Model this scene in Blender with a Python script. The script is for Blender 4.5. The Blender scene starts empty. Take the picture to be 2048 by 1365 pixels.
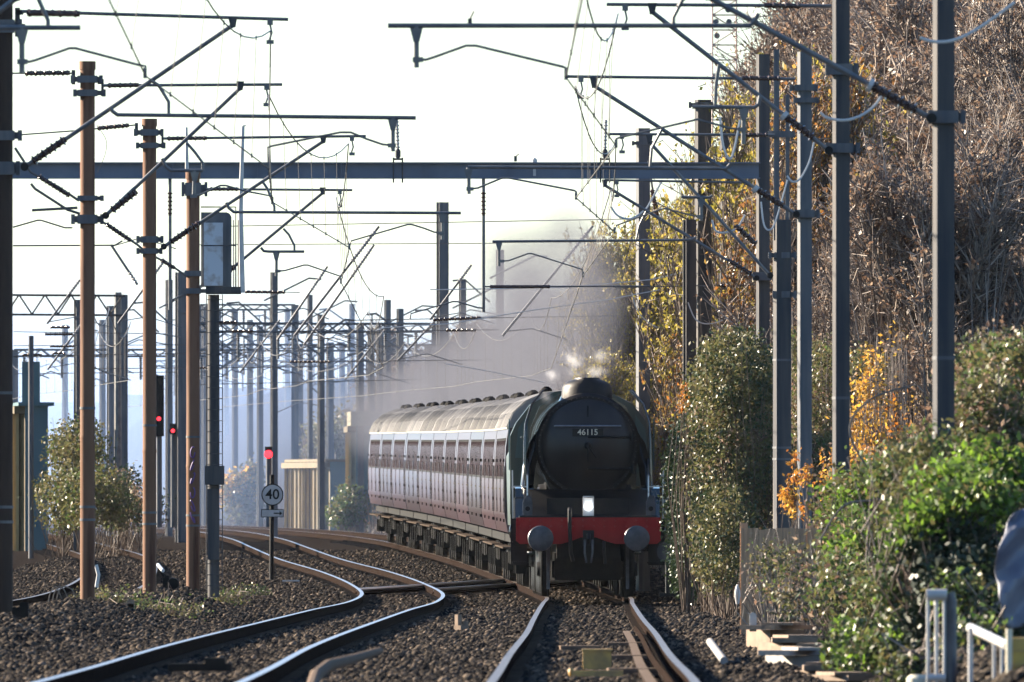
import bpy, math, random
import numpy as np
from mathutils import Vector, Matrix, noise

C = bpy.context.scene
COL = C.collection
F = 800.0 / 36.0 * 2048.0        # focal length in photo pixels
HX, HY = 1024.0, 1040.0          # principal column, horizon row of the photo
EYE = 1.2                        # camera height above the near rails

def P(x, y, d):
    """photo pixel at distance d (metres along +Y) -> world point"""
    return Vector(((x - HX) * d / F, d, EYE + (HY - y) * d / F))

# ------------------------------------------------------------------ camera, sky, sun, exposure
cam_data = bpy.data.cameras.new('camera')
cam = bpy.data.objects.new('camera', cam_data); COL.objects.link(cam)
cam.location = (0, 0, EYE); cam.rotation_euler = (math.radians(90), 0, 0)
cam_data.lens = 800; cam_data.sensor_width = 36
cam_data.shift_y = (HY - 682.5) / 2048.0
cam_data.clip_start = 1.0; cam_data.clip_end = 20000
cam_data.dof.use_dof = True
cam_data.dof.focus_distance = 400; cam_data.dof.aperture_fstop = 18
C.camera = cam

SUN_EL, SUN_AZ = math.radians(21), math.radians(-62)   # azimuth from +Y, negative = left
sdir = Vector((math.sin(SUN_AZ) * math.cos(SUN_EL), math.cos(SUN_AZ) * math.cos(SUN_EL), math.sin(SUN_EL)))
w = bpy.data.worlds.new('World'); C.world = w; w.use_nodes = True
nt = w.node_tree; bg = nt.nodes['Background']
sky = nt.nodes.new('ShaderNodeTexSky'); sky.sky_type = 'NISHITA'; sky.sun_disc = False
sky.sun_elevation = SUN_EL; sky.sun_rotation = SUN_AZ
sky.air_density = 1.0; sky.dust_density = 0.1; sky.ozone_density = 5.0
nt.links.new(sky.outputs[0], bg.inputs[0]); bg.inputs[1].default_value = 0.06
sun_data = bpy.data.lights.new('sun', 'SUN'); sun_data.energy = 5.0; sun_data.angle = math.radians(0.5)
sun_data.color = (1.0, 0.85, 0.66)
sun = bpy.data.objects.new('sun', sun_data); COL.objects.link(sun)
sun.rotation_euler = sdir.to_track_quat('Z', 'Y').to_euler()
C.view_settings.view_transform = 'Standard'; C.view_settings.look = 'None'
C.view_settings.gamma = 1; C.view_settings.exposure = 2.15
C.cycles.use_denoising = True
C.cycles.volume_bounces = 0; C.cycles.max_bounces = 6; C.cycles.diffuse_bounces = 2
C.cycles.glossy_bounces = 2; C.cycles.transmission_bounces = 3; C.cycles.transparent_max_bounces = 8
C.cycles.volume_step_rate = 2.0; C.cycles.sample_clamp_indirect = 4

# ------------------------------------------------------------------ node materials
def _new(name):
    m = bpy.data.materials.new(name); m.use_nodes = True
    return m, m.node_tree, m.node_tree.nodes['Principled BSDF']

def pmat(name, c1, c2=None, scale=4.0, rough=0.6, metal=0.0, bump=0.0, bscale=None, detail=6.0, spec=0.5,
         stretch=(1, 1, 1), coat=0.0, c3=None, contrast=(0.35, 0.65)):
    m, t, b = _new(name)
    b.inputs['Roughness'].default_value = rough; b.inputs['Metallic'].default_value = metal
    b.inputs['Specular IOR Level'].default_value = spec; b.inputs['Coat Weight'].default_value = coat
    b.inputs['Coat Roughness'].default_value = 0.06
    b.inputs['Base Color'].default_value = (*c1, 1)
    tc = t.nodes.new('ShaderNodeTexCoord'); mp = t.nodes.new('ShaderNodeMapping')
    mp.inputs['Scale'].default_value = stretch
    t.links.new(tc.outputs['Object'], mp.inputs[0])
    if c2 is not None:
        n = t.nodes.new('ShaderNodeTexNoise'); n.inputs['Scale'].default_value = scale; n.inputs['Detail'].default_value = detail
        r = t.nodes.new('ShaderNodeValToRGB')
        r.color_ramp.elements[0].position, r.color_ramp.elements[1].position = contrast
        r.color_ramp.elements[0].color = (*c1, 1); r.color_ramp.elements[1].color = (*c2, 1)
        if c3 is not None:
            e = r.color_ramp.elements.new((contrast[0] + contrast[1]) / 2); e.color = (*c3, 1)
        t.links.new(mp.outputs[0], n.inputs['Vector']); t.links.new(n.outputs['Fac'], r.inputs[0])
        t.links.new(r.outputs[0], b.inputs['Base Color'])
    if bump:
        n2 = t.nodes.new('ShaderNodeTexNoise'); n2.inputs['Scale'].default_value = bscale or scale * 3; n2.inputs['Detail'].default_value = 8
        bp = t.nodes.new('ShaderNodeBump'); bp.inputs['Strength'].default_value = bump; bp.inputs['Distance'].default_value = 0.02
        t.links.new(mp.outputs[0], n2.inputs['Vector']); t.links.new(n2.outputs['Fac'], bp.inputs['Height'])
        t.links.new(bp.outputs[0], b.inputs['Normal'])
    return m

def leafmat(name, cols, rough=0.45, transl=0.35, spec=0.35):
    """every leaf (mesh island) takes its own colour from the ramp; light passes through it"""
    m, t, b = _new(name)
    b.inputs['Roughness'].default_value = rough; b.inputs['Specular IOR Level'].default_value = spec
    g = t.nodes.new('ShaderNodeNewGeometry'); r = t.nodes.new('ShaderNodeValToRGB')
    els = r.color_ramp.elements
    els[0].color = (*cols[0], 1); els[1].color = (*cols[-1], 1)
    for i, c in enumerate(cols[1:-1]):
        e = els.new((i + 1) / (len(cols) - 1)); e.color = (*c, 1)
    t.links.new(g.outputs['Random Per Island'], r.inputs[0]); t.links.new(r.outputs[0], b.inputs['Base Color'])
    if transl:
        tr = t.nodes.new('ShaderNodeBsdfTranslucent'); mx = t.nodes.new('ShaderNodeMixShader'); mx.inputs[0].default_value = transl
        t.links.new(r.outputs[0], tr.inputs[0]); t.links.new(b.outputs[0], mx.inputs[1]); t.links.new(tr.outputs[0], mx.inputs[2])
        t.links.new(mx.outputs[0], t.nodes['Material Output'].inputs['Surface'])
    return m

def lampmat(name, c, s):
    m, t, b = _new(name)
    b.inputs['Base Color'].default_value = (*c, 1)
    b.inputs['Emission Color'].default_value = (*c, 1); b.inputs['Emission Strength'].default_value = s
    return m

M = dict(
    rust=pmat('rusty_paint', (0.16, 0.085, 0.05), (0.07, 0.028, 0.017), 2.2, 0.7, bump=0.15, stretch=(2.5, 2.5, 0.22), spec=0.15, c3=(0.17, 0.09, 0.055)),
    rust2=pmat('dark_rusty_paint', (0.055, 0.035, 0.025), (0.035, 0.024, 0.019), 3.0, 0.7, bump=0.15, stretch=(2, 2, 0.3), spec=0.15),
    galv=pmat('galvanised_steel', (0.075, 0.082, 0.095), (0.14, 0.14, 0.14), 2.5, 0.65, bump=0.08, stretch=(3, 3, 0.2), spec=0.25),
    galvd=pmat('weathered_steel', (0.034, 0.038, 0.046), (0.09, 0.083, 0.078), 2.0, 0.7, bump=0.1, stretch=(3, 3, 0.2), spec=0.2),
    beam=pmat('beam_steel', (0.085, 0.11, 0.155), (0.125, 0.15, 0.195), 1.5, 0.5, bump=0.05),
    tube=pmat('tube_steel', (0.10, 0.105, 0.115), (0.17, 0.165, 0.155), 6.0, 0.45, metal=0.3),
    ins=pmat('brown_porcelain', (0.045, 0.025, 0.02), (0.08, 0.05, 0.04), 8.0, 0.2),
    insg=pmat('grey_porcelain', (0.25, 0.25, 0.25), (0.4, 0.38, 0.36), 8.0, 0.25),
    wire=pmat('dull_copper_wire', (0.13, 0.12, 0.11), rough=0.45, metal=0.4),
    cable=pmat('pale_cable', (0.5, 0.5, 0.5), (0.6, 0.58, 0.54), 5, 0.35),
    white=pmat('white_paint', (0.5, 0.5, 0.49), (0.4, 0.38, 0.36), 5, 0.4),
    black=pmat('black_paint', (0.005, 0.005, 0.006), (0.012, 0.011, 0.011), 6, 0.45, spec=0.2),
    sooty=pmat('sooty_black', (0.005, 0.005, 0.006), (0.013, 0.010, 0.009), 5, 0.5, bump=0.1, spec=0.25),
    door=pmat('worn_black_door', (0.006, 0.006, 0.007), (0.026, 0.024, 0.024), 1.6, 0.34, bump=0.12, bscale=4, spec=0.35, stretch=(1, 1, 0.5)),
    gloss=pmat('gloss_black', (0.010, 0.010, 0.011), (0.014, 0.014, 0.015), 3, 0.16, coat=0.6),
    green=pmat('loco_green', (0.008, 0.022, 0.015), (0.011, 0.028, 0.018), 2, 0.35, coat=0.25),
    red=pmat('buffer_red', (0.36, 0.016, 0.016), (0.28, 0.014, 0.014), 4, 0.45, spec=0.15),
    steel=pmat('bare_steel', (0.42, 0.42, 0.44), (0.3, 0.3, 0.32), 8, 0.3, metal=0.9),
    grey=pmat('grey_steel', (0.038, 0.04, 0.05), (0.075, 0.075, 0.085), 8, 0.4, metal=0.4),
    cream=pmat('cream_paint', (0.62, 0.58, 0.45), (0.55, 0.5, 0.38), 8, 0.4),
    brass=pmat('brass', (0.7, 0.5, 0.2), rough=0.25, metal=1.0),
    maroon=pmat('maroon_paint', (0.05, 0.018, 0.024), (0.05, 0.03, 0.038), 1.2, 0.3, coat=0.45, bump=0.3, bscale=1.6, stretch=(1, 2.2, .12)),
    roofp=pmat('coach_roof', (0.09, 0.09, 0.095), (0.20, 0.19, 0.175), 1.2, 0.5, stretch=(1, 3, 1)),
    glass=pmat('dark_glass', (0.010, 0.010, 0.013), rough=0.35, spec=0.06),
    coachglass=pmat('coach_window_glass', (0.012, 0.010, 0.013), (0.035, 0.026, 0.03), 1.5, 0.5, spec=0.0),
    cabglass=pmat('cab_glass', (0.05, 0.085, 0.08), rough=0.25, spec=0.3),
    under=pmat('underframe', (0.005, 0.005, 0.005), (0.015, 0.013, 0.011), 5, 0.7, spec=0.12),
    rail=pmat('rusty_rail', (0.026, 0.018, 0.015), (0.014, 0.011, 0.010), 9, 0.9, bump=0.1, spec=0.0),
    railhead=pmat('polished_rail', (0.55, 0.55, 0.57), (0.55, 0.54, 0.53), 4, 0.36, metal=1.0, stretch=(6, 0.4, 1)),
    railhead2=pmat('worn_rail', (0.26, 0.23, 0.20), (0.14, 0.11, 0.09), 4, 0.45, metal=0.8, stretch=(6, 0.4, 1)),
    sleeper=pmat('oiled_timber', (0.04, 0.032, 0.027), (0.10, 0.08, 0.065), 3, 0.9, bump=0.3, stretch=(1, 8, 4), spec=0.0),
    conc=pmat('concrete', (0.22, 0.205, 0.19), (0.3, 0.28, 0.26), 6, 0.8, bump=0.2),
    slab=pmat('sandstone_slab', (0.26, 0.185, 0.125), (0.15, 0.105, 0.075), 4, 0.85, bump=0.3),
    timber=pmat('grey_fence_timber', (0.50, 0.30, 0.17), (0.30, 0.18, 0.105), 5, 0.85, bump=0.3, stretch=(6, 6, 0.5)),
    yellow=pmat('yellow_paint', (0.5, 0.33, 0.06), (0.33, 0.21, 0.06), 6, 0.5),
    ochre=pmat('ochre_box', (0.50, 0.31, 0.08), (0.28, 0.18, 0.07), 9, 0.6),
    teal=pmat('teal_cladding', (0.04, 0.10, 0.12), (0.05, 0.12, 0.13), 1, 0.5),
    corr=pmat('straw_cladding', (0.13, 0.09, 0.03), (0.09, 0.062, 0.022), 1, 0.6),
    pale=pmat('pale_concrete', (0.27, 0.24, 0.15), (0.2, 0.18, 0.12), 2, 0.7),
    tarp=pmat('blue_grey_sheet', (0.09, 0.10, 0.15), (0.15, 0.16, 0.2), 3, 0.5, bump=0.3),
    purple=pmat('purple_spray', (0.10, 0.045, 0.18), rough=0.5),
    bark=pmat('bark', (0.12, 0.095, 0.075), (0.2, 0.17, 0.14), 7, 0.9, bump=0.3, stretch=(4, 4, 0.6)),
    lattice=pmat('faded_red_steel', (0.32, 0.15, 0.11), (0.5, 0.4, 0.36), 0.25, 0.6),
    far=pmat('far_brick', (0.18, 0.15, 0.15), (0.3, 0.28, 0.28), 0.2, 0.9),
    lit_rib=pmat('lit_rib_straw', (0.36, 0.27, 0.11), (0.28, 0.2, 0.08), 2, 0.6),
    plank=pmat('worn_plank', (0.17, 0.12, 0.085), (0.08, 0.06, 0.048), 5, 0.9, bump=0.3, stretch=(1, 6, 6), spec=0.1),
    lampred=lampmat('red_signal', (1.0, 0.02, 0.03), 1.3),
    lampwhite=lampmat('white_lamp', (0.9, 0.95, 1.0), 4.0),
    graf=pmat('graffiti_panel', (0.5, 0.52, 0.55), (0.3, 0.24, 0.2), 3.5, 0.6, contrast=(0.5, 0.62)),
)
def per_object(m, lo, hi, sat):
    """each coach has weathered a little differently"""
    t = m.node_tree; b = t.nodes['Principled BSDF']; src = b.inputs['Base Color'].links[0].from_socket
    oi = t.nodes.new('ShaderNodeObjectInfo'); mr = t.nodes.new('ShaderNodeMapRange'); hs = t.nodes.new('ShaderNodeHueSaturation')
    mr.inputs[3].default_value = lo; mr.inputs[4].default_value = hi; hs.inputs['Saturation'].default_value = sat
    t.links.new(oi.outputs['Random'], mr.inputs[0]); t.links.new(mr.outputs[0], hs.inputs['Value']); t.links.new(src, hs.inputs['Color']); t.links.new(hs.outputs[0], b.inputs['Base Color'])
per_object(M['maroon'], 0.55, 1.5, 1.0); per_object(M['roofp'], 0.5, 1.35, 1.0)
M['twig'] = leafmat('twig_bark', [(0.075, 0.06, 0.052), (0.165, 0.132, 0.114), (0.38, 0.32, 0.27)], 0.6, 0)
M['twigd'] = leafmat('dark_twig', [(0.07, 0.05, 0.04), (0.14, 0.1, 0.075)], 0.6, 0)
M['l_brown'] = leafmat('brown_leaves', [(0.085, 0.055, 0.04), (0.19, 0.118, 0.08), (0.13, 0.098, 0.075), (0.34, 0.25, 0.18)], 0.4, 0.5)
M['l_orange'] = leafmat('orange_leaves', [(0.36, 0.12, 0.025), (0.5, 0.2, 0.03), (0.5, 0.28, 0.05), (0.26, 0.09, 0.03)], 0.4, 0.45)
M['l_rust'] = leafmat('rust_leaves', [(0.17, 0.09, 0.04), (0.38, 0.16, 0.035), (0.14, 0.09, 0.05), (0.40, 0.24, 0.06), (0.24, 0.2, 0.06)], 0.4, 0.45)
M['l_yellow'] = leafmat('yellow_leaves', [(0.30, 0.26, 0.05), (0.42, 0.34, 0.06), (0.20, 0.2, 0.05), (0.46, 0.33, 0.09)], 0.4, 0.45)
M['l_gold'] = leafmat('golden_leaves', [(0.55, 0.32, 0.05), (0.6, 0.38, 0.07), (0.45, 0.2, 0.04)], 0.4, 0.5)
M['l_green'] = leafmat('bright_leaves', [(0.10, 0.19, 0.025), (0.17, 0.28, 0.03), (0.07, 0.13, 0.025), (0.2, 0.3, 0.05)], 0.42, 0.5)
M['l_mid'] = leafmat('bramble_leaves', [(0.06, 0.1, 0.03), (0.1, 0.15, 0.04), (0.05, 0.075, 0.03), (0.15, 0.12, 0.05), (0.12, 0.16, 0.05)], 0.42, 0.4)
M['l_olive'] = leafmat('olive_leaves', [(0.08, 0.085, 0.035), (0.13, 0.135, 0.05), (0.11, 0.085, 0.045), (0.17, 0.16, 0.065)], 0.45, 0.4)
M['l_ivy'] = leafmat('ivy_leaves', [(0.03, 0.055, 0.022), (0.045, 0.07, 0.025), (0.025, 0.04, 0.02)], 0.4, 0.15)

M['l_shade'] = leafmat('shade_dark_ivy_leaves', [(0.012, 0.022, 0.012), (0.02, 0.035, 0.015), (0.012, 0.02, 0.01)], 0.5, 0.05)  # dark ivy, its leaf colour darkened further to carry the hollow's deep shade

# ------------------------------------------------------------------ mesh building
OFF = {}

def thing(name, label, cat, loc, rz=0.0, group=None, kind=None):
    o = bpy.data.objects.new(name, None); COL.objects.link(o)
    o.location = loc; o.rotation_euler = (0, 0, rz); o.empty_display_size = 0.3
    o['label'] = label; o['category'] = cat
    if group: o['group'] = group
    if kind: o['kind'] = kind
    OFF[o.name] = Vector(loc)
    return o

def tag(o, label, cat, group=None, kind=None):
    o['label'] = label; o['category'] = cat
    if group: o['group'] = group
    if kind: o['kind'] = kind
    return o

def link_mesh(name, me, mats, parent=None, loc=(0, 0, 0)):
    o = bpy.data.objects.new(name, me); COL.objects.link(o)
    for m in (mats if isinstance(mats, (list, tuple)) else [mats]):
        me.materials.append(M[m] if isinstance(m, str) else m)
    o.parent = parent; o.location = loc
    return o

def np_mesh(name, V, Fq, midx=None):
    """V (n,3) floats, Fq (m,k) ints, all faces of k corners"""
    me = bpy.data.meshes.new(name)
    V = np.asarray(V, dtype=np.float32); Fq = np.asarray(Fq, dtype=np.int32)
    me.vertices.add(len(V)); me.vertices.foreach_set('co', V.ravel())
    k = Fq.shape[1]
    me.loops.add(Fq.size); me.loops.foreach_set('vertex_index', Fq.ravel())
    me.polygons.add(len(Fq)); me.polygons.foreach_set('loop_start', np.arange(len(Fq), dtype=np.int32) * k)
    if midx is not None: me.polygons.foreach_set('material_index', np.asarray(midx, dtype=np.int32))
    me.update(calc_edges=True); me.validate()
    return me

class MB:
    """collects shapes; build() links them as ONE mesh object"""
    def __init__(s): s.v, s.f, s.mi, s.cur = [], [], [], 0
    def mat(s, i): s.cur = i; return s
    def face(s, idx): s.f.append(tuple(idx)); s.mi.append(s.cur)
    def add(s, verts, faces):
        b = len(s.v); s.v.extend([Vector(p) for p in verts])
        for f in faces: s.face([b + i for i in f])
    def box(s, c, size, rz=0.0, rx=0.0, ry=0.0):
        R = Matrix.Rotation(rz, 3, 'Z') @ Matrix.Rotation(ry, 3, 'Y') @ Matrix.Rotation(rx, 3, 'X')
        c = Vector(c); h = Vector(size) / 2
        pts = [c + R @ Vector((x * h.x, y * h.y, z * h.z)) for x in (-1, 1) for y in (-1, 1) for z in (-1, 1)]
        s.add(pts, [(0, 1, 3, 2), (4, 6, 7, 5), (0, 4, 5, 1), (2, 3, 7, 6), (0, 2, 6, 4), (1, 5, 7, 3)])
    def tube(s, pts, r, n=8, cap=True):
        pts = [Vector(p) for p in pts]
        if len(pts) < 2: return
        rs = r if isinstance(r, (list, tuple)) else [r] * len(pts)
        d0 = (pts[1] - pts[0]).normalized()
        up = Vector((0, 0, 1)) if abs(d0.z) < 0.9 else Vector((1, 0, 0))
        u = d0.cross(up).normalized(); b = len(s.v)
        for i, p in enumerate(pts):
            if i == 0: d = d0
            elif i == len(pts) - 1: d = (pts[-1] - pts[-2]).normalized()
            else:
                d = ((pts[i + 1] - p).normalized() + (p - pts[i - 1]).normalized())
                d = d.normalized() if d.length > 1e-6 else (pts[i + 1] - p).normalized()
            u = (u - d * u.dot(d)).normalized(); vv = d.cross(u)
            for k in range(n):
                a = 2 * math.pi * k / n
                s.v.append(p + (u * math.cos(a) + vv * math.sin(a)) * rs[i])
        for i in range(len(pts) - 1):
            for k in range(n):
                s.face((b + i * n + k, b + i * n + (k + 1) % n, b + (i + 1) * n + (k + 1) % n, b + (i + 1) * n + k))
        if cap:
            s.face([b + k for k in range(n)][::-1]); s.face([b + (len(pts) - 1) * n + k for k in range(n)])
    def lathe(s, p0, p1, prof, n=16):
        """prof: [(t along p0->p1 in 0..1, radius)]"""
        p0, p1 = Vector(p0), Vector(p1); d = (p1 - p0)
        s.tube_prof([p0 + d * t for t, _ in prof], [r for _, r in prof], d.normalized(), n)
    def tube_prof(s, pts, rs, d, n):
        up = Vector((0, 0, 1)) if abs(d.z) < 0.9 else Vector((1, 0, 0))
        u = d.cross(up).normalized(); vv = d.cross(u); b = len(s.v)
        for p, r in zip(pts, rs):
            for k in range(n):
                a = 2 * math.pi * k / n
                s.v.append(p + (u * math.cos(a) + vv * math.sin(a)) * max(r, 1e-4))
        for i in range(len(pts) - 1):
            for k in range(n):
                s.face((b + i * n + k, b + i * n + (k + 1) % n, b + (i + 1) * n + (k + 1) % n, b + (i + 1) * n + k))
        s.face([b + k for k in range(n)][::-1]); s.face([b + (len(pts) - 1) * n + k for k in range(n)])
    def prism(s, poly, axis, a0, a1):
        """poly: 2-D outline; axis 'y': (x,z) extruded in y; 'x': (y,z) in x; 'z': (x,y) in z"""
        def pt(p, a):
            return {'y': (p[0], a, p[1]), 'x': (a, p[0], p[1]), 'z': (p[0], p[1], a)}[axis]
        n = len(poly)
        s.add([pt(p, a0) for p in poly] + [pt(p, a1) for p in poly],
              [tuple(range(n)), tuple(range(n, 2 * n))[::-1]] + [(i, i + n, (i + 1) % n + n, (i + 1) % n) for i in range(n)])
    def build(s, name, mats, parent=None, off=None, smooth=0.6, loc=(0, 0, 0), fix=True):
        if off is None: off = OFF.get(parent.name, Vector((0, 0, 0))) if parent else Vector((0, 0, 0))
        me = bpy.data.meshes.new(name)
        me.from_pydata([tuple(p - off) for p in s.v], [], s.f)
        me.polygons.foreach_set('material_index', s.mi)
        if fix:
            import bmesh
            bm = bmesh.new(); bm.from_mesh(me); bmesh.ops.recalc_face_normals(bm, faces=bm.faces); bm.to_mesh(me); bm.free()
        me.shade_smooth(); me.set_sharp_from_angle(angle=smooth); me.update()
        o = link_mesh(name, me, mats, parent, loc)
        OFF[o.name] = off
        return o

def one(shape, name, mats, parent=None, **k):
    b = MB(); shape(b); return b.build(name, mats, parent, **k)

def origin_mesh(mb, name, mats, loc, **k):
    """a thing that is one mesh, its origin at loc"""
    return mb.build(name, mats, None, off=Vector(loc), loc=loc, **k)

def insulator(b, p0, p1, core=0.028, shed=0.07, pitch=0.07, n=10):
    p0, p1 = Vector(p0), Vector(p1); L = (p1 - p0).length; k = max(2, int(L / pitch)); prof = [(0, core)]
    for i in range(k):
        t = (i + 0.15) / k
        prof += [(t, core), (t + 0.25 / k, shed * (1 if i % 2 == 0 else 0.8)), (t + 0.5 / k, core)]
    b.lathe(p0, p1, prof + [(1, core)], n)

# ------------------------------------------------------------------ lie of the land
def hermite(xs, ys):
    xs, ys = np.array(xs, float), np.array(ys, float)
    m = np.gradient(ys, xs)
    def f(x):
        x = np.clip(np.asarray(x, float), xs[0], xs[-1]); i = np.clip(np.searchsorted(xs, x) - 1, 0, len(xs) - 2)
        h = xs[i + 1] - xs[i]; t = (x - xs[i]) / h
        return ((2*t**3 - 3*t**2 + 1) * ys[i] + (t**3 - 2*t**2 + t) * h * m[i] + (-2*t**3 + 3*t**2) * ys[i + 1] + (t**3 - t**2) * h * m[i + 1])
    return f

zrail = hermite([-60, 0, 100, 168, 200, 250, 300, 350, 414, 450, 500, 550, 600, 661, 750, 850, 1000, 1300, 2500, 9000],
                [0.05, 0.02, 0.01, 0, -.05, -.11, -.16, -.19, -.20, -.13, .03, .20, .38, .59, .83, 1.0, 1.13, 1.14, 1.1, 1.0])
xmain = hermite([-60, 0, 100, 168, 214, 269, 313, 358, 385, 414, 437, 460, 500, 560, 610, 661, 750, 850, 1000, 1300, 2500],
                [-.6, -.25, .25, .60, .73, .93, 1.05, 1.19, 1.28, 1.38, 1.20, .92, .30, -.75, -1.85, -3.04, -6.4, -11.8, -23.0, -52, -200])
xleft = hermite([-60, 0, 100, 168, 230, 300, 350, 395, 425, 460, 500, 561, 618, 680, 760, 850, 1000, 1300, 2500],
                [-3.6, -3.4, -3.0, -2.76, -2.8, -2.6, -2.35, -2.05, -2.05, -2.5, -3.35, -5.0, -6.3, -7.7, -10.2, -15.4, -26.8, -56, -206])
xfar = hermite([-60, 0, 200, 380, 430, 500, 580, 620, 700, 760, 850, 1000, 1300, 2500],
               [-12, -11, -9, -8.0, -8.0, -8.6, -10.2, -11.6, -14.6, -17, -21.5, -34, -64, -220])

def sstep(a, b, x):
    t = np.clip((x - a) / (b - a), 0, 1); return t * t * (3 - 2 * t)

def ground_z(x, d):
    x, d = np.asarray(x, float), np.asarray(d, float)
    z = zrail(d) - 0.20
    mound = np.exp(-((x + 6.0) / 1.05) ** 2) * sstep(200, 290, d) * (1 - sstep(405, 440, d))
    z = z + 0.42 * mound
    off = x - xmain(d)
    bank = sstep(3.6, 16, off) * sstep(395, 470, d) * (1 - sstep(1300, 2200, d))
    z = z + 6.5 * bank
    z = z + 0.35 * sstep(2.2, 3.2, off) * (1 - sstep(380, 420, d)) * sstep(90, 150, d)
    z = z - 0.12 * sstep(1.9, 2.4, off) * (1 - sstep(2.6, 3.2, off)) * (d < 420)
    return z

def gz(x, d): return float(ground_z(x, d))
# ------------------------------------------------------------------ ground
ds = np.concatenate([[-60, -20, 20, 60, 100, 130], np.linspace(150, 460, 240), np.linspace(464, 1000, 150), np.geomspace(1020, 9000, 40)])
xs = np.concatenate([-np.geomspace(16, 1800, 26)[::-1], np.linspace(-15.5, 15.5, 190), np.geomspace(16, 1800, 30)])
DD, XX = np.meshgrid(ds, xs, indexing='ij')
rng = np.random.default_rng(5)
ZZ = ground_z(XX, DD) + rng.normal(0, 0.012, XX.shape) * (DD > 140) * (DD < 600)
nx = len(xs); ii = (np.arange(len(ds) - 1)[:, None] * nx + np.arange(nx - 1)[None, :]).ravel()
gme = np_mesh('ground', np.stack([XX, DD, ZZ], -1).reshape(-1, 3), np.stack([ii, ii + 1, ii + nx + 1, ii + nx], -1))
gm = pmat('dark_ballast', (0.010, 0.009, 0.009), (0.042, 0.034, 0.029), 9.0, 0.95, bump=0.6, bscale=22, c3=(0.020, 0.017, 0.016), spec=0.0, contrast=(0.3, 0.72))
ground = link_mesh('ground', gme, gm); ground['kind'] = 'structure'

# ballast stones lying loose on it: nobody could count them
def stones(name, n, region, smin, smax, cols, seed, keep=None):
    r = np.random.default_rng(seed)
    base = np.array([(0,0,1),(0,0,-1),(1,0,0),(-1,0,0),(0,1,0),(0,-1,0),(.7,.7,.35),(-.7,.6,.4),(.6,-.7,.4),(-.65,-.65,.4)], float)
    tri = np.array([(0,6,7),(0,7,9),(0,9,8),(0,8,6),(6,2,4),(6,4,7),(7,4,3),(7,3,9),(9,3,5),(9,5,8),(8,5,2),(8,2,6)])
    d = region[0] + (region[1] - region[0]) * r.random(n) ** 1.25
    x = r.uniform(region[2], region[3], n)
    if keep is not None:
        k = keep(x, d); x, d = x[k], d[k]
    n = len(x); s = r.uniform(smin, smax, n)
    z = ground_z(x, d) + 0.03 * np.sin(d * .9 + 3 * x) * np.sin(d * .31 + x)
    sc = s[:, None] * r.uniform(0.65, 1.25, (n, 3)); sc[:, 2] *= 0.85
    jit = base[None] * r.uniform(0.75, 1.25, (n, len(base), 1))
    a = r.uniform(0, 6.283, n); ca, sa = np.cos(a)[:, None], np.sin(a)[:, None]
    vx, vy = jit[..., 0] * ca - jit[..., 1] * sa, jit[..., 0] * sa + jit[..., 1] * ca
    V = np.stack([vx * sc[:, :1] + x[:, None], vy * sc[:, 1:2] + d[:, None], jit[..., 2] * sc[:, 2:] + (z + s * 0.25)[:, None]], -1)
    T = (tri[None] + (np.arange(n) * len(base))[:, None, None]).reshape(-1, 3)
    o = link_mesh(name, np_mesh(name, V.reshape(-1, 3), T), leafmat(name + '_stone', cols, 0.9, 0, 0.0))
    o['kind'] = 'stuff'; o['label'] = 'loose grey brown ballast stones between and beside the rails'
    return o

def off_rails(x, d):
    m, l = x - xmain(d), x - xleft(d)
    k = np.ones(len(x), bool)
    for c in (m, l):
        k &= (np.abs(np.abs(c) - 0.75) > 0.12)
    k &= ~((np.abs(m) < 0.66) & (d < 300) & (m < -0.05) & (np.random.default_rng(4).random(len(x)) < .45))
    return k
scol = [(0.012, 0.012, 0.013), (0.035, 0.031, 0.028), (0.085, 0.07, 0.056), (0.016, 0.016, 0.016), (0.028, 0.026, 0.025), (0.17, 0.135, 0.105)]
stones('gravel', 130000, (158, 330, -8.2, 4.6), 0.022, 0.052, scol, 11, off_rails)
stones('ballast_gravel', 60000, (330, 640, -12, 5.5), 0.03, 0.055, scol, 12, off_rails)

# ------------------------------------------------------------------ tracks
def track(name, label, xf, d0, d1, head, near_sleepers):
    t = thing(name, label, 'railway track', (float(xf(d0)), d0, float(zrail(d0))), group='railway tracks')
    dl = np.concatenate([np.arange(d0, min(d1, 520), 2.5), np.arange(min(d1, 520), d1, 8)])
    prof = [(-.075, -.165), (-.075, -.15), (-.012, -.13), (-.012, -.045), (-.036, -.035), (-.036, 0), (.036, 0), (.036, -.035), (.012, -.045), (.012, -.13), (.075, -.15), (.075, -.165)]
    for sgn in (-1, 1):
        b = MB(); n = len(prof); base = 0
        for d in dl:
            x, z = float(xf(d)) + sgn * 0.755, float(zrail(d))
            b.v.extend(Vector((x + px, d, z + pz)) for px, pz in prof)
        for i in range(len(dl) - 1):
            for k in range(n - 1):
                b.cur = 1 if k == 5 else 0
                b.face((i * n + k, i * n + k + 1, (i + 1) * n + k + 1, (i + 1) * n + k))
        b.build('rail', ['rail', head], t, smooth=0.3)
    k = 0; rest = MB()
    for d in np.arange(d0 + 0.3, d1, 0.7 if d0 < 300 else 0.75):
        x, z = float(xf(d)), float(zrail(d))
        bb = MB() if k < near_sleepers else rest
        bb.box((x, d, z - 0.24), (2.5, 0.26, 0.13), rz=0.01 * math.sin(d * 7))
        for s in (-1, 1): bb.box((x + s * 0.755, d, z - 0.155), (0.26, 0.17, 0.045))
        if k < near_sleepers: bb.build('sleeper', 'sleeper', t, smooth=0.2)
        k += 1
        if d > 700: break
    o = rest.build('sleepers', 'sleeper', t, smooth=0.2, fix=False); o['kind'] = 'stuff'
    return t

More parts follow.
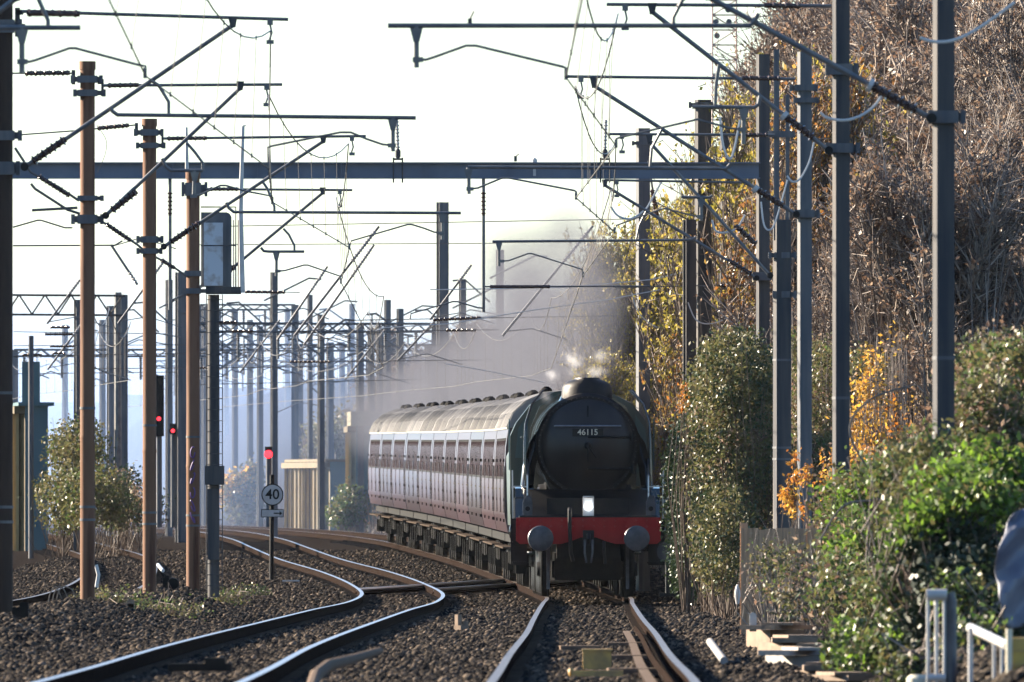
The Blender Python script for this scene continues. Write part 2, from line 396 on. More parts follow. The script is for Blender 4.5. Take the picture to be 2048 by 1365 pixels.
track('railway_track', 'track the steam train stands on, running to the bottom centre of the picture', xmain, 150, 1250, 'railhead2', 80)
track('railway_track', 'track with shiny curving rails just left of the steam train', xleft, 150, 1250, 'railhead', 60)
track('railway_track', 'dull track curving away behind the rust brown masts at the left', xfar, 380, 1100, 'railhead2', 0)

# crossover between the two tracks
t = thing('crossover_rails', 'short crossover rails linking the shiny track to the train track', 'railway track', (-2, 460, 0))
for s in (-0.755, 0.755):
    b = MB(); pts = []
    for i in range(21):
        u = i / 20; d = 446 + 34 * u
        x = (1 - u) * float(xleft(d)) + u * float(xmain(d)) + s; z = float(zrail(d))
        pts.append((x, d, z))
    for q, r_ in ((0.0, 0.03),):
        b.mat(1).tube([(x, d, z - 0.03) for x, d, z in pts], 0.035, 6)
        b.mat(0).tube([(x, d, z - 0.1) for x, d, z in pts], 0.045, 4)
    b.build('rail', ['rail', 'railhead'], t)

# check rail and cable boards inside the right rail of the near track
b = MB()
dl = list(range(160, 300, 5))
b.tube([(float(xmain(d)) + 0.60, d, float(zrail(d)) - 0.05) for d in dl], 0.035, 4)
tag(b.build('guard_rail', 'rail'), 'dull guard rail lying inside the right rail of the near track', 'rail')
b = MB()
for d in range(176, 300, 4):
    b.box((float(xmain(d)) + 0.49, d + 1.9, float(zrail(d)) - 0.13), (0.09, 3.6, 0.05), rz=-0.005)
tag(b.build('cable_board', 'plank'), 'pale worn boards covering a cable beside the right rail', 'cable cover')

# fixed equipment between the rails
c = P(1194, 1295, 216); c.z = float(zrail(216)) - 0.16
t = thing('track_magnet', 'ochre box mounted between the rails of the near track', 'track equipment', c)
one(lambda b: b.box(c + Vector((0, 0, 0.10)), (0.27, 0.5, 0.17)), 'housing', 'ochre', t)
one(lambda b: b.box(c + Vector((0, 0, 0.195)), (0.29, 0.54, 0.02)), 'lid', 'ochre', t)
c2 = P(1190, 1322, 202); c2.z = float(zrail(202)) - 0.13
b = MB(); b.box(c2 + Vector((0.02, 0, 0.02)), (0.46, 0.16, 0.05)); b.lathe(c2 + Vector((-.24, 0, 0.03)), c2 + Vector((-.19, 0, 0.03)), [(0, .02), (.3, .04), (1, .035)], 10)
tag(origin_mesh(b, 'track_ramp', 'ochre', c2), 'yellow brown bar lying across the near track before the ochre box', 'track equipment')

for k, (x0, x1, y, th, lab) in enumerate([(1130, 1300, 1350, .055, 'dark worn plank across the near track at the bottom edge'), (1215, 1322, 1318, .05, 'worn plank across the right half of the near track, level with the ochre bar'),
                                   (1200, 1310, 1288, .05, 'worn plank across the near track behind the ochre box'), (1120, 1200, 1262, .045, 'dark plank across the left half of the near track'), (1215, 1300, 1252, .045, 'farthest worn plank across the near track')]):
    d = 168 + (1365 - y) * .85; a, e = P(x0, y, d), P(x1, y, d); z = float(zrail(d)) - .12
    b = MB(); b.box(((a.x + e.x) / 2, d, z), (e.x - a.x, .8, th), rz=.02 * (k % 2)); b.box(((a.x + e.x) / 2 + .03, d + .5, z - .01), ((e.x - a.x) * .93, .5, th * .8))
    tag(origin_mesh(b, 'cross_plank', 'plank', ((a.x + e.x) / 2, d, z)), lab, 'plank')
# ------------------------------------------------------------------ overhead line masts, portal, wires
MASTG = 'overhead line masts beside the tracks'

def mast(label, x, ytop, d, width, mat, shape='round', ybase=None, group=MASTG, name='catenary_mast', cap=True, low=None):
    w = width; X = (x - HX) * d / F
    zt = P(0, ytop, d).z; zb = P(0, ybase, d).z if ybase else gz(X, d)
    T = thing(name, label, 'mast', (X, d, zb), group=group)
    b = MB()
    if shape == 'round':
        b.lathe((X, d, zb - 0.4), (X, d, zt), [(0, w / 2), (0.33, w / 2), (0.334, w * 0.525), (0.336, w * 0.525), (0.34, w / 2), (0.985, w / 2), (0.985, w * 0.56), (1, w * 0.56)] if cap else [(0, w / 2), (1, w / 2)], 28)
    elif shape == 'square':
        b.box((X, d, (zt + zb - 0.4) / 2), (w * 0.82, w * 0.82, zt - zb + 0.4), rz=math.radians(14))
    else:   # H section
        R = math.radians(20)
        h = zt - zb + 0.4; zc = (zt + zb - 0.4) / 2; c, s = math.cos(R), math.sin(R)
        for q in (-1, 1): b.box((X + q * s * -w * .4, d + q * c * w * .4, zc), (w, 0.03, h), rz=R)
        b.box((X, d, zc), (0.03, w * .78, h), rz=R)
    b.build('pole', mat, T)
    if F / d > 95 and shape in ('round', 'square'):
        for t in (.9, 1.05, 2.2):
            zz = max(zb, 0.0) + t * 1.2
            ws = w * 1.04 if shape == 'round' else w * .86
            if shape == 'round': one(lambda b: b.lathe((X, d, zz), (X, d, zz + .035), [(0, ws / 2 + .004), (1, ws / 2 + .004)], 24), 'strap', 'galv', T)
            else: one(lambda b: b.box((X, d, zz), (ws, ws, .035), rz=math.radians(14)), 'strap', 'galv', T)
    return T

def clamp(T, d, x0, x1, y0, y1, depth=0.34, mat='galv', lugs=True):
    a, e = P(x0, y1, d), P(x1, y0, d); b = MB()
    c = (a + e) / 2; wd = e.x - a.x; h = e.z - a.z
    px = OFF[T.name].x; pw = depth * 0.82
    b.box((px, d, c.z), (pw, pw, h))
    b.box((c.x, d - 0.02, c.z), (wd, 0.10, h * 0.72))
    if lugs:
        for xx in (a.x, e.x): b.box((xx, d - 0.02, c.z), (0.05, 0.16, h * 1.1))
    return b.build('clamp', mat, T)

def pl(pts, d, dy=0.0):
    return [P(x, y, d) + Vector((0, dy, 0)) for x, y in pts]

def tubepart(T, name, pts, d, r, mat='tube', dy=-0.2, n=8):
    return one(lambda b: b.tube(pl(pts, d, dy), r, n), name, mat, T)

def inspart(par, p0, p1, d, dy=-0.2, shed=0.065, mat='ins', core=0.03, pitch=0.065):
    return one(lambda b: insulator(b, *pl([p0, p1], d, dy), core, shed, pitch), 'insulator', mat, par)

def cantilever(T, d, top=None, tins=None, diag=None, dins=None, reg=None, link=None, post=None, arm=None, extra=None, dy=-0.2):
    if top:
        o = tubepart(T, 'top_tube', top, d, 0.021, dy=dy)
        b = MB(); e = pl(top, d, dy)
        q = e[-1] + (e[0] - e[-1]).normalized() * 0.22
        b.box(q + Vector((0, 0, -0.03)), (0.07, 0.06, 0.09)); b.tube([q + Vector((0, 0, -0.07)), q + Vector((0.02, 0, -0.17)), q + Vector((-0.01, 0, -0.26))], 0.014, 6)
        b.box(q + Vector((0, 0, -0.28)), (0.09, 0.05, 0.05)); b.build('wire_clamp', 'tube', o)
        if tins: inspart(o, *tins, d, dy, 0.045)
    if diag:
        o = tubepart(T, 'diagonal_strut', diag, d, 0.027, dy=dy - 0.02)
        if dins: inspart(o, *dins, d, dy - 0.02, 0.07, core=0.04)
        e = pl(diag, d, dy - 0.02)
        one(lambda b: (b.prism([(e[-1].x - .05, e[-1].z + .10), (e[-1].x + .06, e[-1].z + .10), (e[-1].x + .04, e[-1].z - .02), (e[-1].x - .02, e[-1].z - .04)], 'y', d + dy - .06, d + dy + .03)), 'strut_bracket', 'galvd', o)
        one(lambda b: b.lathe(e[0] + Vector((0, -.08, 0)), e[0] + Vector((0, .1, 0)), [(0, .05), (1, .05)], 12), 'pivot', 'black', o)
    if reg:
        ro = tubepart(T, 'registration_tube', reg, d, 0.024, dy=dy - 0.07)
        if link: one(lambda b: b.tube(pl(link, d, dy - 0.06), 0.021, 7), 'link_rod', 'tube', ro)
    else: ro = T
    if post:
        e = pl(post, d, dy - 0.07); h = e[0].z - e[-1].z
        def sh(b):
            b.tube(e, 0.026, 8)
            b.prism([(e[0].x - .06, e[0].z - .02), (e[0].x + .06, e[0].z - .02), (e[0].x + .028, e[0].z - .15), (e[0].x - .028, e[0].z - .15)], 'y', d + dy - .11, d + dy - .03)
        one(sh, 'drop_post', 'tube', ro)
    if arm:
        def sh2(b):
            e = pl(arm, d, dy - 0.07)
            b.tube(e, 0.0135, 7); b.box(e[0], (0.10, 0.06, 0.05)); b.box(e[-1] + Vector((0, 0, 0.02)), (0.035, 0.04, 0.1))
        one(sh2, 'registration_arm', 'tube', ro)

# --- left row, nearest first
N = mast('rust brown mast cut off by the left picture edge, its arm hanging into view', -70, -330, 217, 0.23, 'rust2', ybase=1262)
cantilever(N, 217, diag=[(-70, 78), (33, -2)], reg=[(-60, 57), (162, 57)], link=[(72, -25), (78, 0), (97, 42), (97, 56)],
           post=[(45, 57), (45, 147)], arm=[(46, 125), (60, 125), (72, 122), (140, 98), (152, 98), (280, 132), (292, 134), (291, 152)])
inspart(N, (54, 27), (160, 28), 217, 0, 0.04)

L0 = mast('thick rust brown mast standing at the extreme left, its foot by the gravel', 6, -160, 275, 0.235, 'rust2', ybase=1226)
clamp(L0, 275, -25, 40, 40, 66); clamp(L0, 275, -25, 40, 262, 281); clamp(L0, 275, -25, 36, 324, 350)
one(lambda b: (b.box(P(35, 45, 275), (.06, .1, .35)), b.box(P(42, 55, 275), (.1, .1, .08)), b.box(P(40, 25, 275), (.08, .1, .06))), 'bracket', 'galvd', L0)
cantilever(L0, 275, top=[(45, 24), (577, 40)], tins=((54, 25), (160, 28)), diag=[(50, 335), (465, 52)], dins=((66, 324), (132, 279)),
           reg=[(222, 217), (226, 224), (236, 231), (832, 237)], link=[(304, 163), (318, 172), (338, 205), (338, 231)],
           post=[(786, 237), (786, 304)], arm=[(784, 292), (765, 290), (733, 279), (702, 266), (680, 266), (545, 293), (536, 296), (537, 337)])
L1 = mast('tall rust brown mast with clear top, second mast in from the left edge', 175, 123, 318, 0.205, 'rust', ybase=1197)
clamp(L1, 318, 145, 202, 152, 166); clamp(L1, 318, 150, 208, 180, 193); clamp(L1, 318, 160, 204, 392, 402); clamp(L1, 318, 146, 204, 430, 448)
one(lambda b: (b.box(P(147, 155, 318), (.05, .1, .2)), b.box(P(205, 176, 318), (.035, .1, .24)), b.box(P(201, 166, 318), (.08, .1, .04))), 'bracket', 'galvd', L1)
cantilever(L1, 318, top=[(206, 172), (565, 170)], tins=((216, 172), (278, 171)), diag=[(212, 432), (480, 178)], dins=((224, 422), (274, 383)),
           reg=[(325, 318), (332, 334), (342, 342), (406, 342)], link=[(374, 287), (390, 305), (406, 327), (406, 342)],
           post=[(390, 342), (388, 396)], arm=[(388, 393), (400, 391), (441, 372), (452, 372), (490, 383), (543, 393), (545, 405)])
L2 = mast('middle rust brown mast of the left row, its yellowed top below the sky', 299, 238, 360, 0.215, 'rust', ybase=1187)
clamp(L2, 360, 271, 324, 259, 272); clamp(L2, 360, 275, 328, 286, 297); clamp(L2, 360, 276, 324, 473, 486); clamp(L2, 360, 276, 322, 497, 508)
one(lambda b: (b.box(P(273, 259, 360), (.05, .1, .2)), b.box(P(325, 283, 360), (.035, .1, .22))), 'bracket', 'galvd', L2)
cantilever(L2, 360, top=[(326, 278), (732, 273)], tins=((335, 278), (414, 277)), diag=[(328, 494), (646, 284)], dins=((342, 485), (400, 446)),
           reg=[(453, 406), (458, 417), (468, 425), (922, 427)], link=[(526, 365), (535, 378), (549, 414), (549, 426)],
           post=[(885, 427), (885, 480)], arm=[(883, 467), (868, 465), (850, 458), (824, 450), (815, 450), (702, 483), (699, 496)])
L3 = mast('reddish mast of the left row with purple spray paint near its foot', 386, 345, 400, 0.235, 'rust', ybase=1184)
clamp(L3, 400, 366, 412, 366, 392); clamp(L3, 400, 372, 410, 542, 553); clamp(L3, 400, 368, 420, 577, 588)
cantilever(L3, 400, top=[(412, 379), (705, 381)], tins=((420, 379), (478, 379)), diag=[(418, 576), (645, 387)], dins=((430, 566), (470, 533)),
           reg=[(522, 496), (528, 503), (538, 504), (609, 504)], link=[(567, 458), (578, 470), (589, 492), (589, 504)],
           post=[(553, 504), (553, 553)], arm=[(556, 543), (570, 542), (608, 531), (616, 531), (680, 553), (682, 565)])
def graff(b):
    r = random.Random(4)
    for k, yy in enumerate((905, 930, 957, 985, 1012, 1035)):
        pts = [P(381 + 9 * (0.5 + 0.5 * math.cos(a * 1.05 + k)), yy + 11 * math.sin(a), 400) + Vector((0, -0.125, 0)) for a in np.linspace(0, 5.3 - (k % 2), 10)]
        b.tube(pts, 0.012, 4)
one(graff, 'spray_paint', 'purple', L3)
one(lambda b: b.tube([P(374, 345, 400), P(373, 255, 400)], [0.035, 0.02], 8), 'rod', 'white', L3)

# --- portal across all tracks
PD = 408
X0, X1 = P(8, 0, PD).x, P(1526, 0, PD).x
po = thing('portal_gantry', 'long steel gantry beam crossing over all the tracks on two tall columns', 'gantry', (X0, PD, gz(X0, PD)))
def beamshape(b):
    zt, zb = P(0, 325, PD).z, P(0, 358, PD).z
    b.box(((X0 + X1) / 2, PD, (zt + zb) / 2), (X1 - X0 - 0.1, 0.03, zt - zb - 0.03))
    for z, s in ((zt - .012, 1), (zb + .012, 1)): b.box(((X0 + X1) / 2, PD, z), (X1 - X0 - 0.1, 0.24, 0.024))
    for k in range(1, 9): b.box((X0 + (X1 - X0) * k / 9, PD, (zt + zb) / 2), (0.018, 0.2, zt - zb - 0.05))
one(beamshape, 'beam', 'beam', po)
for X, ytop in ((X0, 300), (X1, 109)):
    zb, zt = gz(X, PD) - .3, P(0, ytop, PD).z; R = math.radians(14)
    one(lambda b: b.box((X, PD + 0.1, (zt + zb) / 2), (0.20, 0.20, zt - zb), rz=R), 'column', 'galvd', po)
for x, yb in ((340, 620), (967, 625)):
    dp = tubepart(po, 'drop_tube', [(x, 358), (x, yb)], PD, 0.03, dy=0)
    inspart(dp, (x, 384), (x, 432), PD, 0, 0.055)
for x in (796, 1210):
    def st(b, x=x):
        for q in (-9, 9): b.tube(pl([(x + q, 316), (x + q, 366)], PD, -0.14), 0.016, 6)
        b.tube(pl([(x - 10, 319), (x + 10, 319)], PD, -0.14), 0.02, 6)
        b.lathe(P(x, 318, PD), P(x, 298, PD), [(0, .02), (.2, .05), (.8, .05), (1, .02)], 10)
    so = one(st, 'insulator_bracket', 'galvd', po)
    inspart(so, (x, 298), (x - 2 if x < 900 else x + 2, 240), PD, 0, 0.045, 'insg', 0.022)
one(lambda b: (b.box(P(1069, 343, PD) + Vector((0, -.14, 0)), (.05, .04, .17)), b.lathe(P(1069, 325, PD), P(1069, 316, PD), [(0, .05), (.6, .05), (1, .01)], 10)), 'white_marker', 'white', po)
one(lambda b: (b.box(P(1031, 318, PD), (.05, .05, .1)), b.tube(pl([(1031, 314), (1038, 308)], PD), .008, 4)), 'spike', 'galvd', po)
cantilever(po, PD, top=[(1500, 366), (1209, 361)], diag=[(1513, 557), (1209, 371)], dins=((1502, 549), (1456, 521)),
           reg=[(1392, 474), (1386, 480), (1370, 481), (985, 484)], link=[(1292, 424), (1278, 452), (1272, 482)],
           post=[(998, 484), (998, 533)], arm=[(1003, 523), (1018, 522), (1056, 508), (1064, 508), (1165, 540), (1166, 552)])
one(lambda b: b.box(P(1524, 553, PD) + Vector((0, -.05, 0)), (.34, .2, .15)), 'clamp', 'galv', po)
o = tubepart(po, 'side_arm', [(968, 574), (1300, 573)], PD, 0.014)
inspart(o, (980, 574), (1100, 574), PD, -0.2, 0.035, pitch=0.05)
tubepart(po, 'registration_arm', [(967, 617), (955, 616), (915, 604), (905, 604), (822, 628), (820, 640)], PD, 0.0135)

# --- right row, nearest first
R0 = mast('thickest grey mast at the right, its foot hidden by the bright green bramble', 1887, -90, 214, 0.205, 'galvd', 'square')
clamp(R0, 214, 1860, 1926, 222, 247)
cantilever(R0, 214, diag=[(1862, 238), (1415, -5)], dins=((1832, 222), (1742, 173)), reg=[(1516, 28), (1508, 44), (1498, 53), (776, 53)],
           link=[(1392, -22), (1364, 2), (1346, 36), (1346, 53)], post=[(833, 54), (833, 137)],
           arm=[(836, 121), (852, 121), (868, 116), (932, 93), (952, 93), (1125, 135), (1132, 138), (1132, 155)])
one(lambda b: b.lathe(*pl([(1744, 174), (1736, 170)], 214, -.22), [(0, .07), (1, .07)], 10), 'collar', 'white', R0)
one(lambda b: (b.box(P(940, 46, 214) + Vector((0, -.25, 0)), (.04, .04, .07)), b.tube(pl([(940, 40), (948, 24)], 214, -.25), .008, 4)), 'spike', 'galvd', R0)
R1 = mast('grey mast with pale lit left edge, left of the thickest right hand mast', 1682, -60, 269, 0.205, 'galvd', 'square')
clamp(R1, 269, 1654, 1716, 287, 306); clamp(R1, 269, 1655, 1712, 128, 150)
cantilever(R1, 269, top=[(1662, 13), (1213, 10)], tins=((1600, 13), (1528, 12)), diag=[(1657, 302), (1303, 24)], dins=((1626, 277), (1570, 234)),
           reg=[(1520, 193), (1517, 210), (1508, 216), (1384, 215)], link=[(1438, 130), (1432, 170), (1430, 214)],
           post=[(1487, 216), (1486, 290)], arm=[(1484, 260), (1462, 258), (1394, 240), (1382, 243), (1240, 276), (1232, 279), (1232, 292)])
one(lambda b: b.lathe(*pl([(1571, 236), (1564, 230)], 269, -.22), [(0, .065), (1, .065)], 10), 'collar', 'white', R1)
R2 = mast('grey mast with a black insulator arm beside the fence, orange leaves at its foot', 1609, 104, 313, 0.2, 'galv', 'square', ybase=1062)
clamp(R2, 313, 1582, 1636, 420, 436); clamp(R2, 313, 1582, 1632, 170, 182); clamp(R2, 313, 1590, 1634, 196, 206)
cantilever(R2, 313, top=[(1590, 159), (1130, 154)], tins=((1560, 158), (1484, 157)), diag=[(1592, 430), (1187, 172)], dins=((1566, 413), (1514, 380)),
           reg=[(1460, 330), (1452, 338), (936, 335)], link=[(1323, 260), (1303, 298), (1300, 336)],
           post=[(937, 336), (938, 389)], arm=[(940, 379), (956, 377), (1004, 357), (1018, 357), (1148, 382), (1152, 384), (1152, 396)])
one(lambda b: b.lathe(*pl([(1514, 382), (1507, 376)], 313, -.22), [(0, .06), (1, .06)], 10), 'collar', 'white', R2)
R3 = mast('broad grey double mast just left of the fence top, cream light on its left edge', 1564, 440, 358, 0.285, 'galvd', 'square', ybase=1056)
one(lambda b: (b.box(P(1553, 290, 358), (.085, .1, 3.0)), b.box(P(1575, 330, 358), (.06, .1, 2.2))), 'upper_pole', 'galv', R3)
clamp(R3, 358, 1540, 1590, 505, 517, 0.3); clamp(R3, 358, 1548, 1590, 583, 596, 0.3)
cantilever(R3, 358, top=[(1548, 271), (1216, 269)], tins=((1535, 271), (1492, 271)), diag=[(1540, 552), (1298, 284)], dins=((1512, 490), (1470, 452)),
           reg=[(1425, 392), (1418, 396), (1362, 395)], post=[(1402, 396), (1402, 442)], arm=[(1400, 434), (1385, 432), (1330, 418), (1320, 420), (1232, 452), (1229, 464)])
one(lambda b: b.box(P(1563, 269, 358) + Vector((0, -.03, 0)), (.42, .12, .1)), 'clamp', 'galv', R3)
R5 = mast('dark broad mast with a flat top rising above the ivy hedge', 1406, 200, 432, 0.32, 'galvd', 'square')
clamp(R5, 432, 1380, 1424, 205, 216, 0.36)
R6 = mast('blue grey mast whose foot vanishes behind the right side of the locomotive', 1286, 257, 462, 0.29, 'galv', 'square')
inspart(R6, (1304, 380), (1314, 432), 455, 0, 0.07, core=0.04)
tubepart(R6, 'stay_rod', [(1297, 322), (1304, 372), (1320, 450), (1372, 610)], 455, 0.022, dy=0)
clamp(R6, 462, 1266, 1304, 283, 291, 0.33)
R7 = mast('slim dark mast seen between the dark flat topped mast and the gantry column', 1452, 235, 446, 0.25, 'galvd', 'square')
R8 = mast('slim mast with two white lit edges left of the dark flat topped mast', 1379, 440, 426, 0.20, 'galvd', 'H')
R9 = mast('short pale mast leaning low behind the locomotive, among yellow leaves', 1356, 690, 640, 0.3, 'galv', 'square')

# --- signal post with its ladder, at the end of the left row
S = thing('signal_post', 'signal post with ladder and white rusty backboard, right of the left mast row', 'signal', P(427, 1180, 390))
sd = 390
one(lambda b: b.lathe(P(427, 1195, sd), P(427, 590, sd), [(0, .1), (1, .1)], 24), 'post', 'galvd', S)
def lad(b):
    for x in (413, 445): b.tube(pl([(x, 1180), (x, 590)], sd, -0.16), 0.008, 5)
    for y in range(600, 1180, 22): b.tube(pl([(413, y), (445, y)], sd, -0.16), 0.007, 5)
one(lad, 'ladder', 'galvd', S)
def plat(b):
    a, e = P(412, 586, sd), P(482, 580, sd); b.box(((a.x + e.x) / 2, sd - 0.1, a.z), (e.x - a.x, 0.5, 0.05))
    b.box(((a.x + e.x) / 2, sd - 0.36, a.z + 0.05), (e.x - a.x, 0.02, 0.1))
one(plat, 'platform', 'galvd', S)
def rails(b):
    b.tube(pl([(472, 582), (472, 415), (402, 415)], sd, -.3), .014, 6); b.tube(pl([(402, 492), (472, 492)], sd, -.3), .012, 6)
    for x in (467, 476): b.tube(pl([(x, 582), (x, 440)], sd, .3), .01, 6)
one(rails, 'handrail', 'galvd', S)
def bb(b):
    a, e = P(402, 574, sd), P(463, 425, sd); r = 0.08
    poly = [(a.x, a.z), (e.x, a.z), (e.x, e.z - r), (e.x - r * .4, e.z - r * .3), (e.x - r, e.z), (a.x, e.z)]
    b.prism(poly, 'y', sd + 0.02, sd + 0.05)
bo = one(bb, 'backboard', 'galv', S)
def hs(b):
    a, e = P(408, 572, sd), P(446, 446, sd); b.box(((a.x + e.x) / 2, sd - 0.07, (a.z + e.z) / 2), (e.x - a.x, 0.16, e.z - a.z))
one(hs, 'signal_case', 'graf', S)
def jb(b):
    a, e = P(410, 970, sd), P(449, 932, sd); b.box(((a.x + e.x) / 2, sd - 0.16, (a.z + e.z) / 2), (e.x - a.x, 0.2, e.z - a.z))
    a, e = P(415, 1120, sd), P(438, 978, sd); b.box(((a.x + e.x) / 2, sd - 0.12, (a.z + e.z) / 2), (e.x - a.x, 0.1, e.z - a.z))
one(jb, 'junction_box', 'galvd', S)
b = MB(); b.tube(pl([(484, 586), (481, 420), (486, 253)], 394), [.055, .045, .03], 10); b.box(P(489, 252, 394), (.05, .03, .02))
tag(origin_mesh(b, 'slim_pole', 'white', P(484, 586, 394)), 'slim white pole standing on the signal platform beside its railing', 'pole')

# --- speed sign
sg = thing('speed_sign', 'round white speed sign reading 40 with an arrow plate below, on a black post', 'sign', P(543, 1152, 484))
one(lambda b: b.tube(pl([(543, 1160), (544, 950)], 484), .05, 10), 'post', 'black', sg)
one(lambda b: b.lathe(P(545, 990, 484) + Vector((0, -.05, 0)), P(545, 990, 484) + Vector((0, -.09, 0)), [(0, .235), (1, .235)], 40), 'rim', 'black', sg)
one(lambda b: b.lathe(P(545, 990, 484) + Vector((0, -.091, 0)), P(545, 990, 484) + Vector((0, -.1, 0)), [(0, .21), (1, .21)], 40), 'face', 'white', sg)
def plate(b):
    c = P(545, 1027, 484); b.mat(0).box(c + Vector((0, -.07, 0)), (.48, .03, .17)); b.mat(1).box(c + Vector((0, -.087, 0)), (.45, .008, .14))
    b.mat(0).box(c + Vector((.09, -.095, 0)), (.13, .006, .025)); x, z = c.x + .15, c.z
    b.prism([(x, z + .05), (x, z - .05), (x + .06, z)], 'y', 484 - .098, 484 - .092)
one(plate, 'arrow_plate', ['black', 'white'], sg)
def text(name, s, size, loc, mat, parent=None, off=None, ext=0.004, offset=0.0):
    cu = bpy.data.curves.new(name, 'FONT'); cu.body = s; cu.size = size; cu.align_x = 'CENTER'; cu.align_y = 'CENTER'; cu.extrude = ext; cu.offset = offset
    o = bpy.data.objects.new(name, cu); COL.objects.link(o); cu.materials.append(M[mat])
    bpy.context.view_layer.update()
    me = bpy.data.meshes.new_from_object(o); bpy.data.objects.remove(o); bpy.data.curves.remove(cu)
    o = bpy.data.objects.new(name, me); COL.objects.link(o)
    o.rotation_euler = (math.pi / 2, 0, 0); o.parent = parent; o.location = Vector(loc) - (off or Vector((0, 0, 0)))
    return o
text('number', '40', 0.30, P(545, 990, 484) + Vector((0, -.106, -.0)), 'black', sg, OFF[sg.name], offset=0.004)

# --- wires
def overhead_line(label, sup, extra_d, xf, zc=4.3, zm=5.75):
    """sup: [(d, contact xyz, messenger xyz)]"""
    T = thing('overhead_line', label, 'overhead wire', sup[0][1], group='overhead lines above the tracks')
    pts = list(sup)
    for k, d in enumerate(extra_d):
        x = float(xf(d)); s = 0.2 if k % 2 else -0.2
        z = float(zrail(d))
        pts.append((d, Vector((x + s, d, z + zc + 0.05)), Vector((x + s, d, z + zm))))
    one(lambda b: b.tube([p[1] for p in pts], 0.0085, 5), 'contact_wire', 'wire', T)
    mes = []
    drops = []
    for (d0, c0, m0), (d1, c1, m1) in zip(pts[:-1], pts[1:]):
        for i in range(10):
            u = i / 10; sag = 0.5 * 4 * u * (1 - u)
            mes.append(m0.lerp(m1, u) - Vector((0, 0, sag)))
        for i in range(1, 6):
            u = i / 6; sag = 0.5 * 4 * u * (1 - u)
            drops.append((m0.lerp(m1, u) - Vector((0, 0, sag)), c0.lerp(c1, u)))
    mes.append(pts[-1][2])
    one(lambda b: b.tube(mes, 0.0095, 5), 'messenger_wire', 'wire', T)
    for a, c in drops:
        def dr(b):
            b.tube([a, c], 0.004, 4); b.box(c, (.02, .04, .05)); b.box(a, (.016, .03, .05))
        one(dr, 'dropper', 'wire', T)
    return T
def sp(d, c, m): return (d, P(*c, d), P(*m, d))
overhead_line('overhead wires of the left shiny track, falling from the top left towards the sign',
              [(150, P(60, -330, 150), P(120, -700, 150)), sp(217, (291, 152), (330, -185)), sp(275, (537, 337), (541, 62)), sp(318, (545, 405), (537, 190)), sp(360, (699, 496), (697, 288)), sp(400, (682, 565), (672, 395))],
              [450, 500, 550, 600, 650, 710, 770, 840], xleft)
overhead_line('overhead wires of the steam train track, falling from the top centre to above the chimney',
              [(150, P(1215, -250, 150), P(1230, -560, 150)), sp(214, (1132, 155), (1160, -70)), sp(269, (1232, 292), (1236, 28)), sp(313, (1152, 396), (1150, 172)), sp(358, (1229, 464), (1232, 284)), sp(408, (1166, 552), (1222, 378))],
              [455, 505, 555, 605, 655, 715, 775, 840], xmain)
overhead_line('overhead wires far at the left, above the curving dull track', [(440, Vector((-8.2, 440, 4.2)), Vector((-8.2, 440, 5.6)))], [490, 540, 590, 640, 700, 760, 840], xfar)

def wire(name, label, pts, d, r, mat='wire', ins=(), cat='wire', group=None, dd=None, smooth=True):
    """a hanging wire or cable through photo points, each point at its own distance"""
    dl = dd or [d] * len(pts)
    p = [P(x, y, q) for (x, y), q in zip(pts, dl)]
    if name == 'jumper_cable': r *= 1.5
    if smooth and len(p) > 2:
        q = []
        for i in range(len(p) - 1):
            a, b_, c_, e = p[max(i - 1, 0)], p[i], p[i + 1], p[min(i + 2, len(p) - 1)]
            for k in range(6):
                t = k / 6
                q.append(0.5 * ((2 * b_) + (c_ - a) * t + (2 * a - 5 * b_ + 4 * c_ - e) * t * t + (3 * b_ - a - 3 * c_ + e) * t ** 3))
        p = q + [p[-1]]
    if not ins:
        return tag(one(lambda b: b.tube([v - p[0] for v in p], r, 6), name, mat, None, off=Vector((0, 0, 0)), loc=p[0]), label, cat, group)
    T = thing(name, label, cat, p[0], group=group)
    one(lambda b: b.tube(p, r, 6), 'cable', mat, T)
    for a, c_ in ins: inspart(T, a, c_, d, 0, 0.05, pitch=0.055)
    return T

J = 'pale jumper cables looping between the right masts'
wire('jumper_cable', 'pale cable loop hanging across the mast next left of the thickest one', [(1640, 225), (1655, 236), (1690, 241), (1725, 230), (1752, 208), (1768, 180)], 240, .011, 'cable', group=J)
wire('jumper_cable', 'pale cable crossing the top of the thickest right mast', [(1840, 76), (1870, 84), (1910, 80), (1960, 55), (2030, 5)], 205, .011, 'cable', group=J)
wire('jumper_cable', 'long pale cable loop hanging against the mast with the black insulator arm', [(1574, 352), (1585, 364), (1600, 358), (1618, 325), (1628, 285)], 290, .010, 'cable', group=J)
wire('jumper_cable', 'pale cable loop hanging beside the broad double mast', [(1522, 404), (1528, 450), (1540, 460), (1552, 440), (1575, 360)], 330, .010, 'cable', group=J)
wire('jumper_cable', 'white V shaped cable loop hanging from the short bar above the gantry', [(1440, 235), (1446, 290), (1458, 318), (1468, 300), (1480, 240)], 300, .012, 'cable', group=J)
wire('jumper_cable', 'white sagging cable loop below the gantry beam, crossing the blue grey mast', [(1222, 414), (1236, 432), (1262, 438), (1290, 420), (1304, 398), (1325, 360)], 420, .014, 'cable', group=J)
wire('jumper_cable', 'short white cable loop right of the dark flat topped mast', [(1424, 440), (1432, 463), (1455, 465), (1475, 455), (1490, 430)], 400, .014, 'cable', group=J)
wire('jumper_cable', 'thin pale cable loop low between the two slim masts above the hedge', [(1376, 605), (1392, 640), (1420, 648), (1455, 635), (1490, 600)], 425, .009, 'cable', group=J)
wire('jumper_cable', 'thin pale cable dropping left of the blue grey mast', [(1264, 586), (1272, 615), (1290, 640), (1314, 655)], 440, .008, 'cable', group=J)
